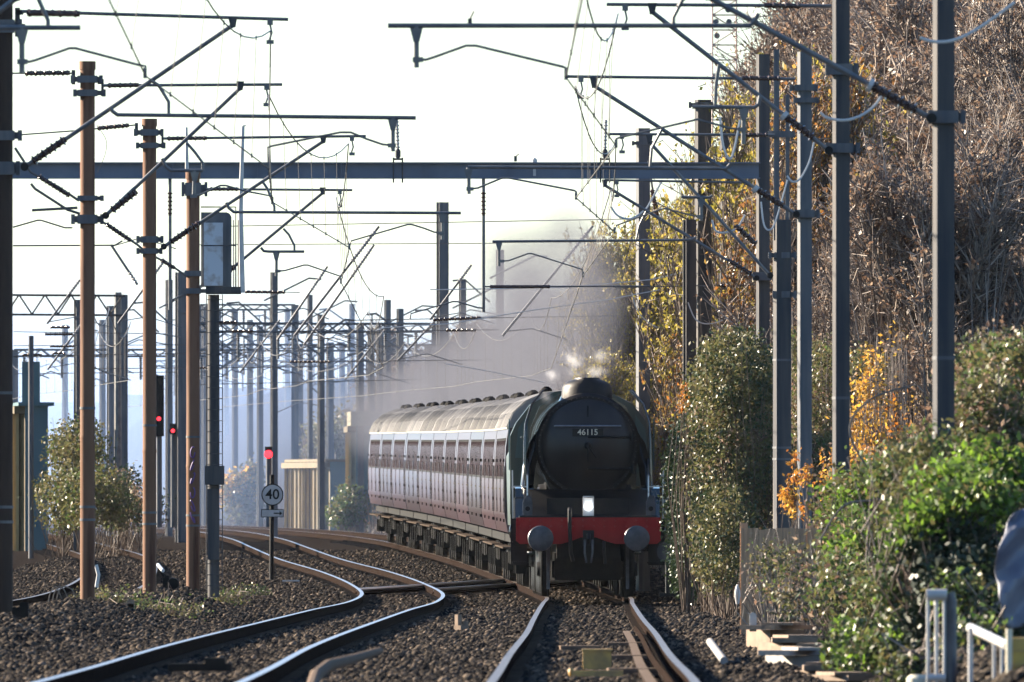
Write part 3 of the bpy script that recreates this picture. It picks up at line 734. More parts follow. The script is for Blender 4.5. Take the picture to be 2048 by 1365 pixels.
wire('stay_wire', 'pale sunlit wire sloping up to the right across the smoke, upper one', [(860, 580), (1000, 578), (1140, 575), (1300, 560), (1512, 512)], 440, .012, 'cable', smooth=False)
wire('stay_wire', 'pale sunlit wire sloping up to the right across the smoke, lower one', [(765, 656), (900, 648), (1060, 622), (1215, 600), (1320, 580)], 450, .012, 'cable', smooth=False)
wire('stay_wire', 'pale sunlit wire dipping towards the chimney from the left', [(890, 728), (960, 740), (1040, 756), (1090, 766)], 470, .009, 'cable')
wire('feeder_wire', 'insulated wire from the leftmost mast to the bracket of the next mast', [(25, 147), (145, 147)], 300, .012, ins=[((50, 147), (140, 146))], smooth=False)
wire('feeder_wire', 'insulated wire passing behind the second left mast to the middle mast', [(28, 271), (150, 262), (276, 250)], 340, .012, ins=[((195, 257), (258, 251))], smooth=False)
wire('feeder_wire', 'insulated stay sloping down from the leftmost mast to the second mast', [(30, 296), (62, 345), (118, 375), (158, 402)], 300, .020, ins=[((76, 352), (140, 392))], smooth=False)
wire('feeder_wire', 'insulated stay sloping down from the second left mast to the middle mast', [(188, 435), (215, 450), (275, 490), (290, 503)], 340, .020, ins=[((212, 448), (262, 482))], smooth=False)
wire('feeder_wire', 'insulated stay sloping down from the middle mast to the reddish mast', [(312, 515), (345, 533), (372, 552)], 380, .020, ins=[((322, 520), (350, 537))], smooth=False)
wire('feeder_wire', 'thin wire hanging in a curve from the second left mast top', [(193, 250), (212, 280), (210, 310), (195, 345)], 330, .005)
wire('short_bar', 'bent steel arm crossing behind the second left mast', [(62, 368), (70, 378), (135, 420), (160, 428)], 310, .021, smooth=False, cat='arm')
wire('short_bar', 'level steel tube between the two left masts, below the gantry beam', [(64, 421), (155, 416)], 310, .021, smooth=False, cat='arm')
wire('registration_arm', 'bent thin arm left of the second left mast', [(26, 455), (75, 441), (82, 441), (130, 456), (145, 456)], 330, .013, smooth=False, cat='arm')
wire('level_wire', 'thick level wire behind the left masts at half height', [(26, 492), (230, 491), (245, 482)], 420, .016, smooth=False)

# head span wires with insulators, and the slanting struts hung from them
HG = 'level cross wires far behind the gantry'
spans = [((450, 453), (1290, 438), 500, []), ((380, 490), (1000, 487), 520, []), ((420, 584), (600, 585), 480, [((490, 584), (570, 585))]),
         ((380, 645), (600, 646), 500, [((436, 645), (474, 645))]), ((440, 662), (700, 668), 520, [((464, 662), (506, 663))]),
         ((700, 641), (1235, 632), 480, [((866, 640), (962, 636))]), ((800, 662), (1000, 660), 540, [((892, 661), (952, 661))]),
         ((27, 664), (330, 668), 560, [((90, 669), (146, 669)), ((100, 655), (140, 655))]), ((27, 692), (400, 690), 580, [((100, 693), (148, 693))]),
         ((27, 712), (500, 706), 600, [((45, 710), (84, 710)), ((105, 707), (130, 707))]), ((180, 738), (640, 734), 640, [((390, 736), (430, 736))]),
         ((560, 725), (1000, 720), 620, [((580, 724), (660, 724))]), ((27, 748), (420, 744), 700, []), ((440, 700), (900, 690), 660, []), ((380, 770), (900, 758), 720, []),
         ((1230, 576), (1545, 568), 430, [((1440, 572), (1500, 570))]), ((1310, 655), (1400, 657), 470, [((1326, 656), (1366, 657))]), ((1290, 488), (1370, 482), 470, [((1380, 435), (1424, 434))])]
dsc = ['highest one left of the smoke', 'second highest, left of the smoke', 'short one beside the signal platform', 'with a ribbed insulator right of the signal post', 'just below the ribbed insulator right of the signal post',
       'crossing the smoke', 'behind the mast beside the coaches', 'upper one over the teal hut', 'middle one over the teal hut', 'lower one over the teal hut', 'across the feet of the far masts', 'above the coaches near the smoke',
       'lowest one at the far left', 'low above the sign', 'lowest one above the sign', 'crossing the dark flat topped mast', 'short one above the hedge', 'beside the blue grey mast']
for (a, e, d, ins), s in zip(spans, dsc):
    wire('cross_wire', 'thin level cross wire, ' + s, [a, e], d, .011 if d < 600 else .014, ins=ins, group=HG, smooth=False)
SG = 'slanting struts hanging between the cross wires'
for (a, e, d, s) in [((588, 673), (758, 453), 490, 'longest one left of the mast beside the coaches'), ((608, 690), (748, 490), 520, 'right beside the longest one'), ((555, 680), (655, 533), 560, 'the one nearest the speed sign'),
                     ((795, 722), (872, 640), 600, 'short one above the coach roofs'), ((860, 640), (943, 530), 540, 'crossing the mast beside the coaches'), ((1005, 672), (1186, 452), 470, 'the pale one in front of the smoke'),
                     ((236, 648), (330, 520), 560, 'behind the middle left mast'), ((94, 648), (160, 560), 560, 'left of the second left mast'), ((95, 740), (170, 640), 620, 'low above the teal hut'), ((222, 490), (275, 570), 520, 'sloping the other way behind the second left mast'),
                     ((480, 745), (560, 640), 660, 'faint one left of the sign'), ((690, 760), (770, 660), 680, 'faint one above the last coaches')]:
    T = thing('slanting_strut', 'slanting tube strut hung from wires, ' + s, 'strut', P(*a, d), group=SG)
    tubepart(T, 'tube', [a, e], d, 0.028, dy=0)
    f = lambda t: (a[0] + (e[0] - a[0]) * t, a[1] + (e[1] - a[1]) * t)
    inspart(T, f(.68), f(.96), d, 0, 0.06, 'insg')
    if e[0] > a[0]: tubepart(T, 'registration_arm', [f(.04), (a[0] + 60, a[1] - 14), (a[0] + 130, a[1] + 8)], d, 0.012, dy=0)

# --- far masts, lattice gantry, lattice tower
FG = 'far masts fading into the haze'
for x, yt, d, wd, sh, s in [(885, 405, 700, .31, 'H', 'mast with shimmering edges standing beside the coaches'), (858, 690, 745, .24, 'H', 'short far mast left of the one beside the coaches'),
        (242, 590, 700, .34, 'H', 'broad far mast right of the second left mast'), (222, 612, 760, .24, 'H', 'thin far mast touching the broad far mast'), (205, 640, 860, .2, 'H', 'faint far mast just right of the second left mast'),
        (338, 560, 760, .2, 'H', 'thin far mast between the middle and reddish left masts'), (362, 545, 700, .3, 'H', 'broad far mast left of the reddish mast'), (548, 545, 740, .2, 'H', 'far mast rising right above the speed sign'),
        (660, 685, 860, .24, 'H', 'faint far mast above the straw coloured shed'), (620, 590, 840, .16, 'H', 'very faint thin mast right of the speed sign'), (720, 650, 800, .22, 'H', 'faint far mast above the last coach'),
        (62, 672, 600, .14, 'round', 'thin dark far mast over the teal hut'), (500, 640, 900, .2, 'H', 'faint far mast left of the speed sign'), (775, 600, 820, .2, 'H', 'faint far mast over the middle coaches'), (158, 600, 640, .24, 'H', 'far mast half hidden by the second left mast'),
        (925, 560, 760, .2, 'H', 'faint mast inside the smoke, left part'), (1000, 500, 720, .2, 'H', 'faint mast inside the smoke, right part')]:
    T = mast(s + ', grey and hazy', x, yt, d, wd, 'galv', sh, group=FG, cap=False)
    k = F / d
    if x in (338, 362, 548, 660, 620, 775, 925, 1000, 500):
        for q, yy in ((1, yt + 12), (-1, yt + 60)):
            tubepart(T, 'cross_arm', [(x - 20, yy + 45), (x + q * 70, yy), (x + q * 95, yy + 2)], d, 0.03, dy=-.2)
            tubepart(T, 'registration_arm', [(x, yy + 70), (x + q * 60, yy + 60), (x + q * 110, yy + 82)], d, 0.02, dy=-.2)
lt = thing('lattice_gantry', 'zigzag lattice gantry beam spanning between masts at the far left', 'gantry', P(20, 630, 640))
def lat(b):
    for y in (590, 629): b.tube(pl([(-60, y), (250, y + 2)], 640), .035, 6)
    xs_ = list(range(-40, 250, 26))
    for i, x in enumerate(xs_[:-1]): b.tube(pl([(x, 590 if i % 2 else 629), (x + 26, 629 if i % 2 else 590)], 640), .025, 5)
one(lat, 'truss', 'galvd', lt)
tubepart(lt, 'column', [(236, 585), (236, 1040)], 640, .1, dy=.2)
tubepart(lt, 'column', [(-50, 585), (-50, 1040)], 640, .1, dy=.2)
tw = thing('lattice_tower', 'faded red lattice radio tower rising behind the right hand trees', 'tower', P(1448, 900, 900))
def twr(b):
    d, x0, x1 = 900, 1425, 1473
    for y, dy in ((0, 0), (0, 0.95)):
        for x in (x0, x1): b.tube(pl([(x, 900), (x, -60)], d, dy), .035, 5)
    for i, y in enumerate(range(-60, 900, 30)):
        for dy in (0, 0.95):
            b.tube(pl([(x0, y), (x1, y)], d, dy), .02, 4); b.tube(pl([(x0, y), (x1, y + 30)] if i % 2 else [(x1, y), (x0, y + 30)], d, dy), .018, 4)
        for x in (x0, x1): b.tube([P(x, y, d), P(x, y + 30, d) + Vector((0, .95, 0))], .018, 4)
one(twr, 'mast_frame', 'lattice', tw)
for x, y in ((1432, 44), (1458, 44), (1434, 72), (1456, 20)): one(lambda b: b.lathe(P(x, y, 899.6), P(x, y, 899.3), [(0, .05), (.5, .1), (1, .12)], 10), 'antenna', 'galv', tw)

# more gantries far down the line
for k, (x0, x1, y0, y1, d, lab) in enumerate([(385, 872, 648, 664, 720, 'hazy lattice gantry crossing behind the signal post and the smoke, nearest of the far ones'), (430, 905, 690, 702, 830, 'hazy lattice gantry low above the speed sign, middle of the far ones'),
                                         (300, 800, 722, 732, 960, 'faintest lattice gantry, lowest above the horizon left of the coaches'), (28, 420, 700, 713, 780, 'hazy lattice gantry low behind the left masts'),
                                         (400, 590, 610, 620, 860, 'hazy short lattice gantry level with the foot of the signal platform')]):
    T = thing('lattice_gantry', lab, 'gantry', P(x0, 1050, d), group='far lattice gantries in the haze')
    def tr(b):
        for y in (y0, y1): b.tube(pl([(x0, y), (x1, y)], d), .04, 5)
        st = 18; n = int((x1 - x0) / st)
        for i in range(n): b.tube(pl([(x0 + i * st, y0 if i % 2 else y1), (x0 + (i + 1) * st, y1 if i % 2 else y0)], d), .025, 4)
    one(tr, 'truss', 'galv', T)
    for x in (x0, x1): one(lambda b: b.box(P(x, (y0 + 1050) / 2, d) + Vector((0, .2, 0)), (.28, .28, P(x, y0, d).z - P(x, 1050, d).z)), 'column', 'galv', T)
    rg_ = random.Random(k)
    for i in range(7):
        x = x0 + (x1 - x0) * (i + .5) / 7 + rg_.uniform(-14, 14); L = rg_.uniform(28, 62)
        o = tubepart(T, 'drop_tube', [(x, y1), (x, y1 + L)], d, .045, dy=0)
        inspart(o, (x, y1 + 3), (x, y1 + 20), d, 0, .1)
        sgn = rg_.choice((-1, 1))
        tubepart(T, 'registration_arm', [(x, y1 + L - 6), (x + sgn * 22, y1 + L - 14), (x + sgn * 50, y1 + L - 2)], d, .022, dy=0)

rf_ = random.Random(21)
for k in range(14):
    x = [432, 452, 470, 520, 575, 600, 642, 684, 704, 742, 760, 800, 130, 410][k]; d = rf_.uniform(760, 1050); yt = rf_.uniform(600, 690)
    T = mast('%s from the left of the small two armed masts low in the haze' % 'first second third fourth fifth sixth seventh eighth ninth tenth eleventh twelfth thirteenth fourteenth'.split()[sorted([432, 452, 470, 520, 575, 600, 642, 684, 704, 742, 760, 800, 130, 410]).index(x)], x, yt, d, .2, 'galv', 'H', group=FG, cap=False)
    for q in range(2):
        s_ = rf_.choice((-1, 1)); y = yt + 10 + q * 38
        tubepart(T, 'cross_arm', [(x, y + 34), (x + s_ * 48, y), (x + s_ * 66, y + 2)], d, .04, dy=-.2)
        o = tubepart(T, 'drop_tube', [(x + s_ * 56, y), (x + s_ * 56, y + 40)], d, .03, dy=-.2)
        tubepart(T, 'registration_arm', [(x + s_ * 56, y + 38), (x + s_ * 30, y + 30), (x + s_ * 12, y + 44)], d, .022, dy=-.2)
# ------------------------------------------------------------------ the steam locomotive (x right, y towards the train, z up from the rail)
LD = 412.0
lx = float(xmain(LD)); lh = math.atan2(float(xmain(436)) - float(xmain(414)), 22.0)
loco = thing('steam_locomotive', 'black steam locomotive numbered 46115 with a red buffer beam, heading the train', 'locomotive', (lx, LD, float(zrail(LD + 3))), rz=-lh)
Z0 = Vector((0, 0, 0))
def lp(shape, name, mats, parent=None, **k):
    b = MB(); shape(b); return b.build(name, mats, parent or loco, off=Z0, **k)
BZ, BR = 2.74, 0.95
# smokebox and boiler
sb = lp(lambda b: b.lathe((0, 1.35, BZ), (0, 3.9, BZ), [(0, BR - .03), (.012, BR), (.03, BR), (.032, BR - .02), (1, BR - .02)], 56), 'smokebox', 'sooty')
lp(lambda b: b.lathe((0, 1.35, BZ), (0, 1.33, BZ), [(0, BR - .03), (1, BR - .05)], 56), 'front_plate', 'sooty', sb)
def rivets(b):
    for k in range(56):
        a = 2 * math.pi * k / 56
        b.lathe((math.cos(a) * .885, 1.335, BZ + math.sin(a) * .885), (math.cos(a) * .885, 1.315, BZ + math.sin(a) * .885), [(0, .014), (1, .008)], 6)
lp(rivets, 'rivets', 'sooty', sb)
dr = lp(lambda b: b.lathe((0, 1.33, BZ), (0, 1.06, BZ), [(0, .84), (.05, .845), (.12, .83), (.35, .70), (.6, .52), (.8, .33), (.93, .16), (1, .001)], 56), 'smokebox_door', 'door')
def hand(b):
    z = BZ + .36
    b.tube([(-.60, 1.12, z), (.60, 1.12, z)], .016, 8)
    for x in (-.6, 0, .6): b.tube([(x, 1.12, z), (x, 1.30, z)], .014, 6)
lp(hand, 'handrail', 'steel', dr)
lp(lambda b: (b.lathe((0, 1.07, BZ), (0, .96, BZ), [(0, .07), (.6, .06), (1, .03)], 14), b.tube([(0, .99, BZ), (.0, .98, BZ - .3)], .014, 6), b.tube([(0, .97, BZ), (.16, .96, BZ - .22)], .014, 6)), 'door_dart', 'black', dr)
def hinge(b, z):
    b.tube([(.80, 1.28, z), (.6, 1.17, z), (.3, 1.09, z), (.0, 1.065, z)], [.035, .03, .028, .02], 6); b.lathe((.82, 1.27, z - .08), (.82, 1.27, z + .08), [(0, .04), (1, .04)], 8)
for z in (BZ + .16, BZ - .42): lp(lambda b: hinge(b, z), 'hinge_strap', 'black', dr)
npl = lp(lambda b: b.box((0, 1.09, BZ + .245), (.56, .03, .14)), 'number_plate', 'black', dr)
text('number', '46115', 0.15, (0, 1.07, BZ + .245), 'cream', npl, offset=0.002)
def badge(b):
    c = (0, 1.185, BZ - .36)
    b.lathe(c, (0, 1.155, BZ - .36), [(0, .05), (1, .045)], 14)
    b.tube([(-.05, 1.17, BZ - .30), (.05, 1.17, BZ - .36), (-.03, 1.17, BZ - .42), (.03, 1.17, BZ - .47)], .016, 6)
lp(badge, 'door_badge', 'grey', dr)
lp(lambda b: b.box((0, 1.22, BZ + .62), (.03, .1, .22)), 'lamp_iron', 'black', dr)
# boiler barrel, firebox
bl = lp(lambda b: (b.lathe((0, 3.9, BZ + .02), (0, 9.4, BZ + .02), [(0, .9), (.5, .93), (1, .98)], 48),), 'boiler', 'gloss')
lp(lambda b: b.prism([(-.98, 1.6), (-1.0, 2.5), (-.97, 3.1), (-.8, 3.5), (-.45, 3.72), (.45, 3.72), (.8, 3.5), (.97, 3.1), (1.0, 2.5), (.98, 1.6)], 'y', 9.4, 11.4), 'firebox', 'gloss')
for y, r_ in ((3.95, .925), (6.0, .945), (7.9, .965)): lp(lambda b: b.lathe((0, y, BZ + .02), (0, y + .06, BZ + .02), [(0, r_), (1, r_)], 48), 'boiler_band', 'gloss', bl)
lp(lambda b: b.lathe((0, 6.4, BZ + .8), (0, 6.4, BZ + 1.2), [(0, .5), (.4, .42), (.8, .38), (1, .2)], 24), 'dome', 'gloss', bl)
# chimney: wide, low, flared
def chim(b):
    n = 40; prof = [(.0, .56, .6), (.06, .47, .52), (.15, .455, .5), (.22, .42, .48), (.27, .34, .46), (.305, .24, .44), (.335, .225, .43), (.338, .17, .36), (.2, .16, .35)]
    base = len(b.v)
    for h, rx, ry in prof:
        for k in range(n):
            a = 2 * math.pi * k / n; x, y = rx * math.cos(a), ry * math.sin(a)
            z = h + BZ + math.sqrt(max(BR * BR - min(abs(x), .9) ** 2, 0)) - .04 if h < .1 else BZ + BR + h - .04
            b.v.append(Vector((x, 2.55 + y, z)))
    for i in range(len(prof) - 1):
        for k in range(n): b.face((base + i * n + k, base + i * n + (k + 1) % n, base + (i + 1) * n + (k + 1) % n, base + (i + 1) * n + k))
lp(chim, 'chimney', 'sooty')
# saddle and front platform
lp(lambda b: (b.prism([(-.62, 1.48), (-.66, 1.9), (-.8, 2.25), (.8, 2.25), (.66, 1.9), (.62, 1.48)], 'y', 1.45, 3.8)), 'saddle', 'sooty')
lp(lambda b: (b.box((0, .75, 1.455), (2.5, 1.5, .03)), b.prism([(0.55, 1.47), (1.3, 1.95), (1.33, 1.95), (.58, 1.47)], 'x', -1.15, 1.15), b.box((0, .62, 1.62), (1.5, .03, .34))), 'front_platform', 'black')
# running plates over the cylinders
for s in (-1, 1):
    lp(lambda b: (b.prism([(1.45, 1.44), (1.55, 1.97), (2.1, 2.02), (11.4, 2.02), (11.4, 1.98), (2.1, 1.98), (1.6, 1.93), (1.5, 1.44)], 'x', s * .98, s * 1.31)), 'running_plate', 'gloss')
    lp(lambda b: (b.lathe((s * 1.06, 1.75, 1.18), (s * 1.06, 3.0, 1.18), [(0, .30), (.04, .36), (.96, .36), (1, .3)], 24), b.lathe((s * 1.06, 1.7, 1.72), (s * 1.06, 3.05, 1.72), [(0, .15), (.05, .2), (.95, .2), (1, .15)], 18), b.box((s * 1.08, 2.4, 1.5), (.5, 1.2, .6))), 'cylinder', 'gloss')
    lp(lambda b: b.tube([(s * .62, 2.6, 3.25), (s * .95, 2.55, 2.75), (s * 1.06, 2.35, 2.35), (s * 1.1, 2.3, 1.95)], .12, 14), 'steam_pipe', 'gloss')
    # smoke deflector: plate that leans in at its top
    def defl(b):
        prof = [(1.15, 2.02), (1.15, 2.75), (1.13, 3.15), (1.02, 3.5), (.80, 3.76)]
        y0 = [.95, .95, 1.0, 1.12, 1.4]; y1 = [4.0, 4.0, 4.0, 3.95, 3.7]
        base = len(b.v)
        for th in (0, .025):
            for (x, z), a, c_ in zip(prof, y0, y1): b.v += [Vector((s * (x - th), a, z)), Vector((s * (x - th), c_, z))]
        m = len(prof)
        for q in range(2):
            for i in range(m - 1):
                o_ = base + q * 2 * m + 2 * i; b.face((o_, o_ + 1, o_ + 3, o_ + 2))
        for i in range(m - 1):
            for e in (0, 1):
                o_ = base + 2 * i + e; b.face((o_, o_ + 2, o_ + 2 + 2 * m, o_ + 2 * m))
        for i in (0, m - 1):
            o_ = base + 2 * i; b.face((o_, o_ + 1, o_ + 1 + 2 * m, o_ + 2 * m))
        b.tube([(s * 1.15, .95, 2.1), (s * 1.15, .95, 2.75), (s * 1.13, 1.0, 3.15), (s * 1.02, 1.12, 3.5), (s * .80, 1.4, 3.76)], .016, 6)
        b.tube([(s * 1.19, 1.15, 2.9), (s * 1.19, 3.7, 2.9)], .014, 6)
    lp(defl, 'smoke_deflector', 'gloss')
    lp(lambda b: (b.box((s * 1.24, 1.0, 2.0), (.28, .05, .02)), b.tube([(s * 1.36, 1.0, 1.42), (s * 1.37, 1.0, 2.3)], .014, 6), b.tube([(s * 1.10, .85, 1.46), (s * 1.10, .9, 2.2), (s * 1.1, 1.3, 2.5)], .016, 6)), 'handrail', 'steel')
    lp(lambda b: (b.box((s * 1.22, 1.2, .62), (.3, .3, .03)), b.box((s * 1.22, 1.2, 1.0), (.3, .3, .03)), b.box((s * 1.25, 1.35, 1.0), (.3, .03, .85))), 'front_steps', 'black')
# buffer beam with the hollow in its lower edge
def beam_(b):
    zt, zb = 1.44, .96
    poly = [(-1.31, zt), (1.31, zt), (1.31, zb + .06), (1.24, zb), (.5, zb), (.32, zb + .05), (.14, zb + .12), (-.14, zb + .12), (-.32, zb + .05), (-.5, zb), (-1.24, zb), (-1.31, zb + .06)]
    b.prism(poly, 'y', 0, .05)
bm_ = lp(beam_, 'buffer_beam', 'red', smooth=.2)
lp(lambda b: [b.lathe((x, -.001, z), (x, -.02, z), [(0, .018), (1, .012)], 8) for x in np.linspace(-1.25, 1.25, 14) for z in (1.39, 1.28)], 'rivets', 'red', bm_)
for s in (-1, 1):
    bf = lp(lambda b: (b.lathe((s * .87, .02, 1.06), (s * .87, -.35, 1.06), [(0, .17), (.12, .17), (.14, .12), (1, .11)], 24)), 'buffer', 'black')
    lp(lambda b: b.lathe((s * .87, -.33, 1.06), (s * .87, -.45, 1.06), [(0, .1), (.3, .225), (.6, .235), (.85, .22), (1, .12)], 32), 'buffer_head', 'grey', bf)
ck = lp(lambda b: (b.box((0, -.06, 1.07), (.2, .12, .28)), b.tube([(0, -.05, 1.12), (0, -.28, 1.14), (0, -.34, 1.05), (0, -.28, .98)], .035, 8)), 'coupling_hook', 'black')
lp(lambda b: [b.tube([(x, -.3, 1.04), (x, -.34, .8), (x * .6, -.3, .62)], .022, 6) for x in (-.07, .07)], 'shackle', 'grey', ck)
lp(lambda b: (b.tube([(-.34, .0, 1.6), (-.34, -.12, 1.55), (-.34, -.14, 1.2), (-.32, -.14, .8), (-.28, -.1, .65)], .035, 8)), 'brake_hose', 'black')
lp(lambda b: (b.tube([(.28, .0, 1.0), (.28, -.10, .9), (.3, -.1, .6)], .03, 8)), 'steam_hose', 'black')
# lamps
def lamp(x, mat, h=.34, pointed=False):
    def sh(b):
        b.box((x, .1, 1.48 + .12), (.17, .17, .24)); b.prism([(x - .085, 1.72), (x + .085, 1.72), (x + .03, 1.84), (x - .03, 1.84)], 'y', .02, .18)
        b.tube([(x - .06, .1, 1.76), (x - .06, .1, 1.9), (x + .06, .1, 1.9), (x + .06, .1, 1.76)], .01, 6)
    return lp(sh, 'lamp', mat)
for x, m_ in ((-1.10, 'grey'), (1.13, 'grey')):
    l = lamp(x, m_); lp(lambda b: b.lathe((x, .015, 1.6), (x, -.01, 1.6), [(0, .05), (1, .045)], 14), 'lens', 'glass', l)
def clamp_(b):
    b.box((0, .12, 1.56), (.2, .14, .18))
    for x in (-.09, .09): b.box((x, .12, 1.73), (.02, .14, .18))
    b.box((0, .12, 1.82), (.2, .14, .02)); b.box((0, .17, 1.72), (.16, .02, .16))
hl = lp(clamp_, 'headlamp', 'white')
lp(lambda b: b.lathe((0, .06, 1.64), (0, .02, 1.64), [(0, .07), (1, .062)], 20), 'bulb', 'lampwhite', hl)
# frames, guard irons, wheels
lp(lambda b: (b.box((0, 5.6, .95), (1.15, 11, .5)), b.box((0, .9, 1.2), (1.5, 1.4, .45)), b.box((0, 2.7, .5), (1.3, 2.9, .3)), b.box((0, 5.5, .55), (1.2, 9, .5))), 'frame', 'under')
for s in (-1, 1): lp(lambda b: b.prism([(.72, 1.2), (.9, 1.2), (.98, .5), (.92, .14), (.86, .14), (.88, .5)], 'x', s * .72 - .03, s * .72 + .03), 'guard_iron', 'grey')
def wheel(x, y, r, name):
    s = 1 if x > 0 else -1
    wv = lp(lambda b: (b.lathe((x - .07 * s, y, r), (x + .07 * s, y, r), [(0, r + .03), (.2, r + .03), (.25, r), (.98, r - .01), (1, r - .06)], 32)), name, 'under')
    lp(lambda b: (b.lathe((x + .07 * s, y, r), (x + .085 * s, y, r), [(0, r - .06), (1, r - .065)], 28), b.lathe((x + .08 * s, y, r), (x + .14 * s, y, r), [(0, .15), (1, .12)], 16)), 'wheel_centre', 'black', wv)
for s in (-1, 1):
    for y, r in ((1.7, .5), (3.7, .5)): wheel(s * .77, y, r, 'bogie_wheel')
    for y in (5.9, 8.2, 10.5): wheel(s * .77, y, 1.03, 'driving_wheel')
    lp(lambda b: (b.box((s * 1.0, 8.2, .85), (.06, 4.8, .12)), b.box((s * 1.12, 5.2, 1.12), (.06, 4.6, .11)), b.box((s * 1.1, 4.0, 1.35), (.05, 2.2, .05))), 'coupling_rod', 'steel')
# cab
def cab(b):
    poly = [(-1.33, 1.5), (-1.33, 2.95), (-1.22, 3.2), (-.95, 3.55), (-.5, 3.78), (0, 3.84), (.5, 3.78), (.95, 3.55), (1.22, 3.2), (1.33, 2.95), (1.33, 1.5)]
    b.prism(poly, 'y', 11.4, 13.6)
cb = lp(cab, 'cab', 'green')
for s in (-1, 1):
    lp(lambda b: b.prism([(s * 1.0, 2.55), (s * 1.0, 3.35), (s * 1.18, 3.1), (s * 1.24, 2.55)], 'y', 11.375, 11.395), 'window', 'cabglass', cb)
    lp(lambda b: b.box((s * 1.335, 12.6, 2.7), (.02, .7, .6)), 'side_window', 'glass', cb)
    lp(lambda b: b.box((s * 1.345, 11.6, 2.8), (.02, .28, .95)), 'side_sheet', 'teal', cb)
# tender
tn = lp(lambda b: (b.prism([(-1.3, 1.3), (-1.33, 2.6), (-1.1, 3.1), (1.1, 3.1), (1.33, 2.6), (1.3, 1.3)], 'y', 14.0, 21.4), b.box((0, 17.7, 1.0), (2.3, 7.2, .5))), 'tender', 'green')
for s in (-1, 1):
    for y in (15.2, 17.4, 19.6): wheel(s * .77, y, .65, 'tender_wheel')

# ------------------------------------------------------------------ coaches
def coach_proto(label):
    T = thing('railway_coach', label, 'coach', (0, 0, 0), group='maroon coaches behind the steam locomotive')
    L = 19.3
    sec = [(-1.30, 1.12), (-1.365, 1.45), (-1.375, 2.05), (-1.34, 2.75), (-1.29, 3.12)]
    full = sec + [(-x, z) for x, z in sec[::-1]]
    def q(shape, name, mats, parent=None, **k):
        b = MB(); shape(b); return b.build(name, mats, parent or T, off=Z0, **k)
    body = q(lambda b: b.prism(full, 'y', .15, L - .15), 'body', 'maroon', smooth=.5)
    rf = [(-1.32, 3.12), (-1.2, 3.40), (-.95, 3.63), (-.6, 3.78), (0, 3.84), (.6, 3.78), (.95, 3.63), (1.2, 3.40), (1.32, 3.12)]
    def ribs(b):
        b.prism(rf, 'y', .05, L - .05)
        for y in np.linspace(.4, L - .4, 9):
            b.tube([(x * 1.008, y, z + .01) for x, z in rf], .018, 5)
    roof = q(ribs, 'roof', 'roofp', smooth=.8)
    for k_, y in enumerate(np.linspace(1.2, L - 1.2, 7)):
        x, s_ = (-.55, .1, .4, -.2, .55, -.4, .2)[k_], (.12, .09, .14, .07, .11, .13, .08)[k_]
        q(lambda b: b.lathe((x, y - .2, 3.80), (x, y + .2, 3.80), [(0, s_ * .5), (.15, s_), (.85, s_), (1, s_ * .5)], 10), 'roof_vent', 'under', roof)
    for s in (-1, 1):
        for k in range(9):
            y0 = 1.7 + k * 1.78
            def win(b):
                sl = .05
                b.mat(1).prism([(s * 1.362, 2.14), (s * 1.320, 2.93), (s * 1.3275, 2.93), (s * 1.3735, 2.14)], 'y', y0, y0 + 1.3)
                b.mat(0).prism([(s * 1.363, 2.19), (s * 1.322, 2.88), (s * 1.3325, 2.88), (s * 1.3735, 2.19)], 'y', y0 + .05, y0 + 1.25)
            q(win, 'window', ['coachglass', 'under'])
        for y in (.45, 6.4, 12.6, L - 1.15):
            def door(b):
                b.mat(2).box((s * 1.372, y + .34, 1.95), (.008, .66, .88)); b.mat(0)
                for yy in (y, y + .68): b.box((s * 1.373, yy, 1.95), (.012, .025, .9))
                b.mat(1).lathe((s * 1.378, y + .60, 1.95), (s * 1.378, y + .64, 1.95), [(0, .014), (1, .014)], 6)
                b.mat(0)
                for z in (1.35, 1.75, 2.5): b.box((s * 1.375, y + .02, z), (.025, .08, .06))
            q(door, 'door', ['under', 'brass', 'maroon'])
        q(lambda b: b.box((s * 1.1, L / 2, .98), (.08, L - .5, .16)), 'solebar', 'under')
        q(lambda b: b.box((s * 1.26, L / 2, .82), (.22, L - 5, .03)), 'footboard', 'sleeper')
        q(lambda b: b.box((s * 1.31, L / 2, 3.12), (.03, L - .2, .03)), 'gutter', 'cream')
    def und(b):
        b.box((0, L / 2, 1.0), (2.1, L - .4, .2)); r = random.Random(2)
        for k in range(7):
            b.box(((-1) ** k * .8, 6 + k * 1.2, .68), (.7, r.uniform(.5, 1.0), r.uniform(.35, .5)))
    q(und, 'underframe', 'under')
    for y in (2.7, L - 2.7):
        bg_ = q(lambda b: ([b.box((s * 1.0, y, .58), (.12, 2.9, .26)) for s in (-1, 1)], [b.box((s * 1.04, y + dy, .5), (.2, .3, .34)) for s in (-1, 1) for dy in (-1.3, 1.3)], b.box((0, y, .6), (1.9, .5, .3))), 'bogie', 'under')
        for s in (-1, 1):
            for dy in (-1.3, 1.3):
                q(lambda b: b.lathe((s * .70, y + dy, .46), (s * .84, y + dy, .46), [(0, .48), (.25, .46), (1, .44)], 24), 'wheel', 'under', bg_)
    q(lambda b: (b.box((0, -.0, 2.3), (.9, .3, 2.0)), b.box((0, L, 2.3), (.9, .3, 2.0))), 'gangway', 'black')
    for s in (-1, 1): q(lambda b: b.lathe((s * .87, .15, 1.06), (s * .87, -.2, 1.06), [(0, .1), (.8, .1), (.82, .2), (1, .2)], 16), 'buffer', 'under')
    return T

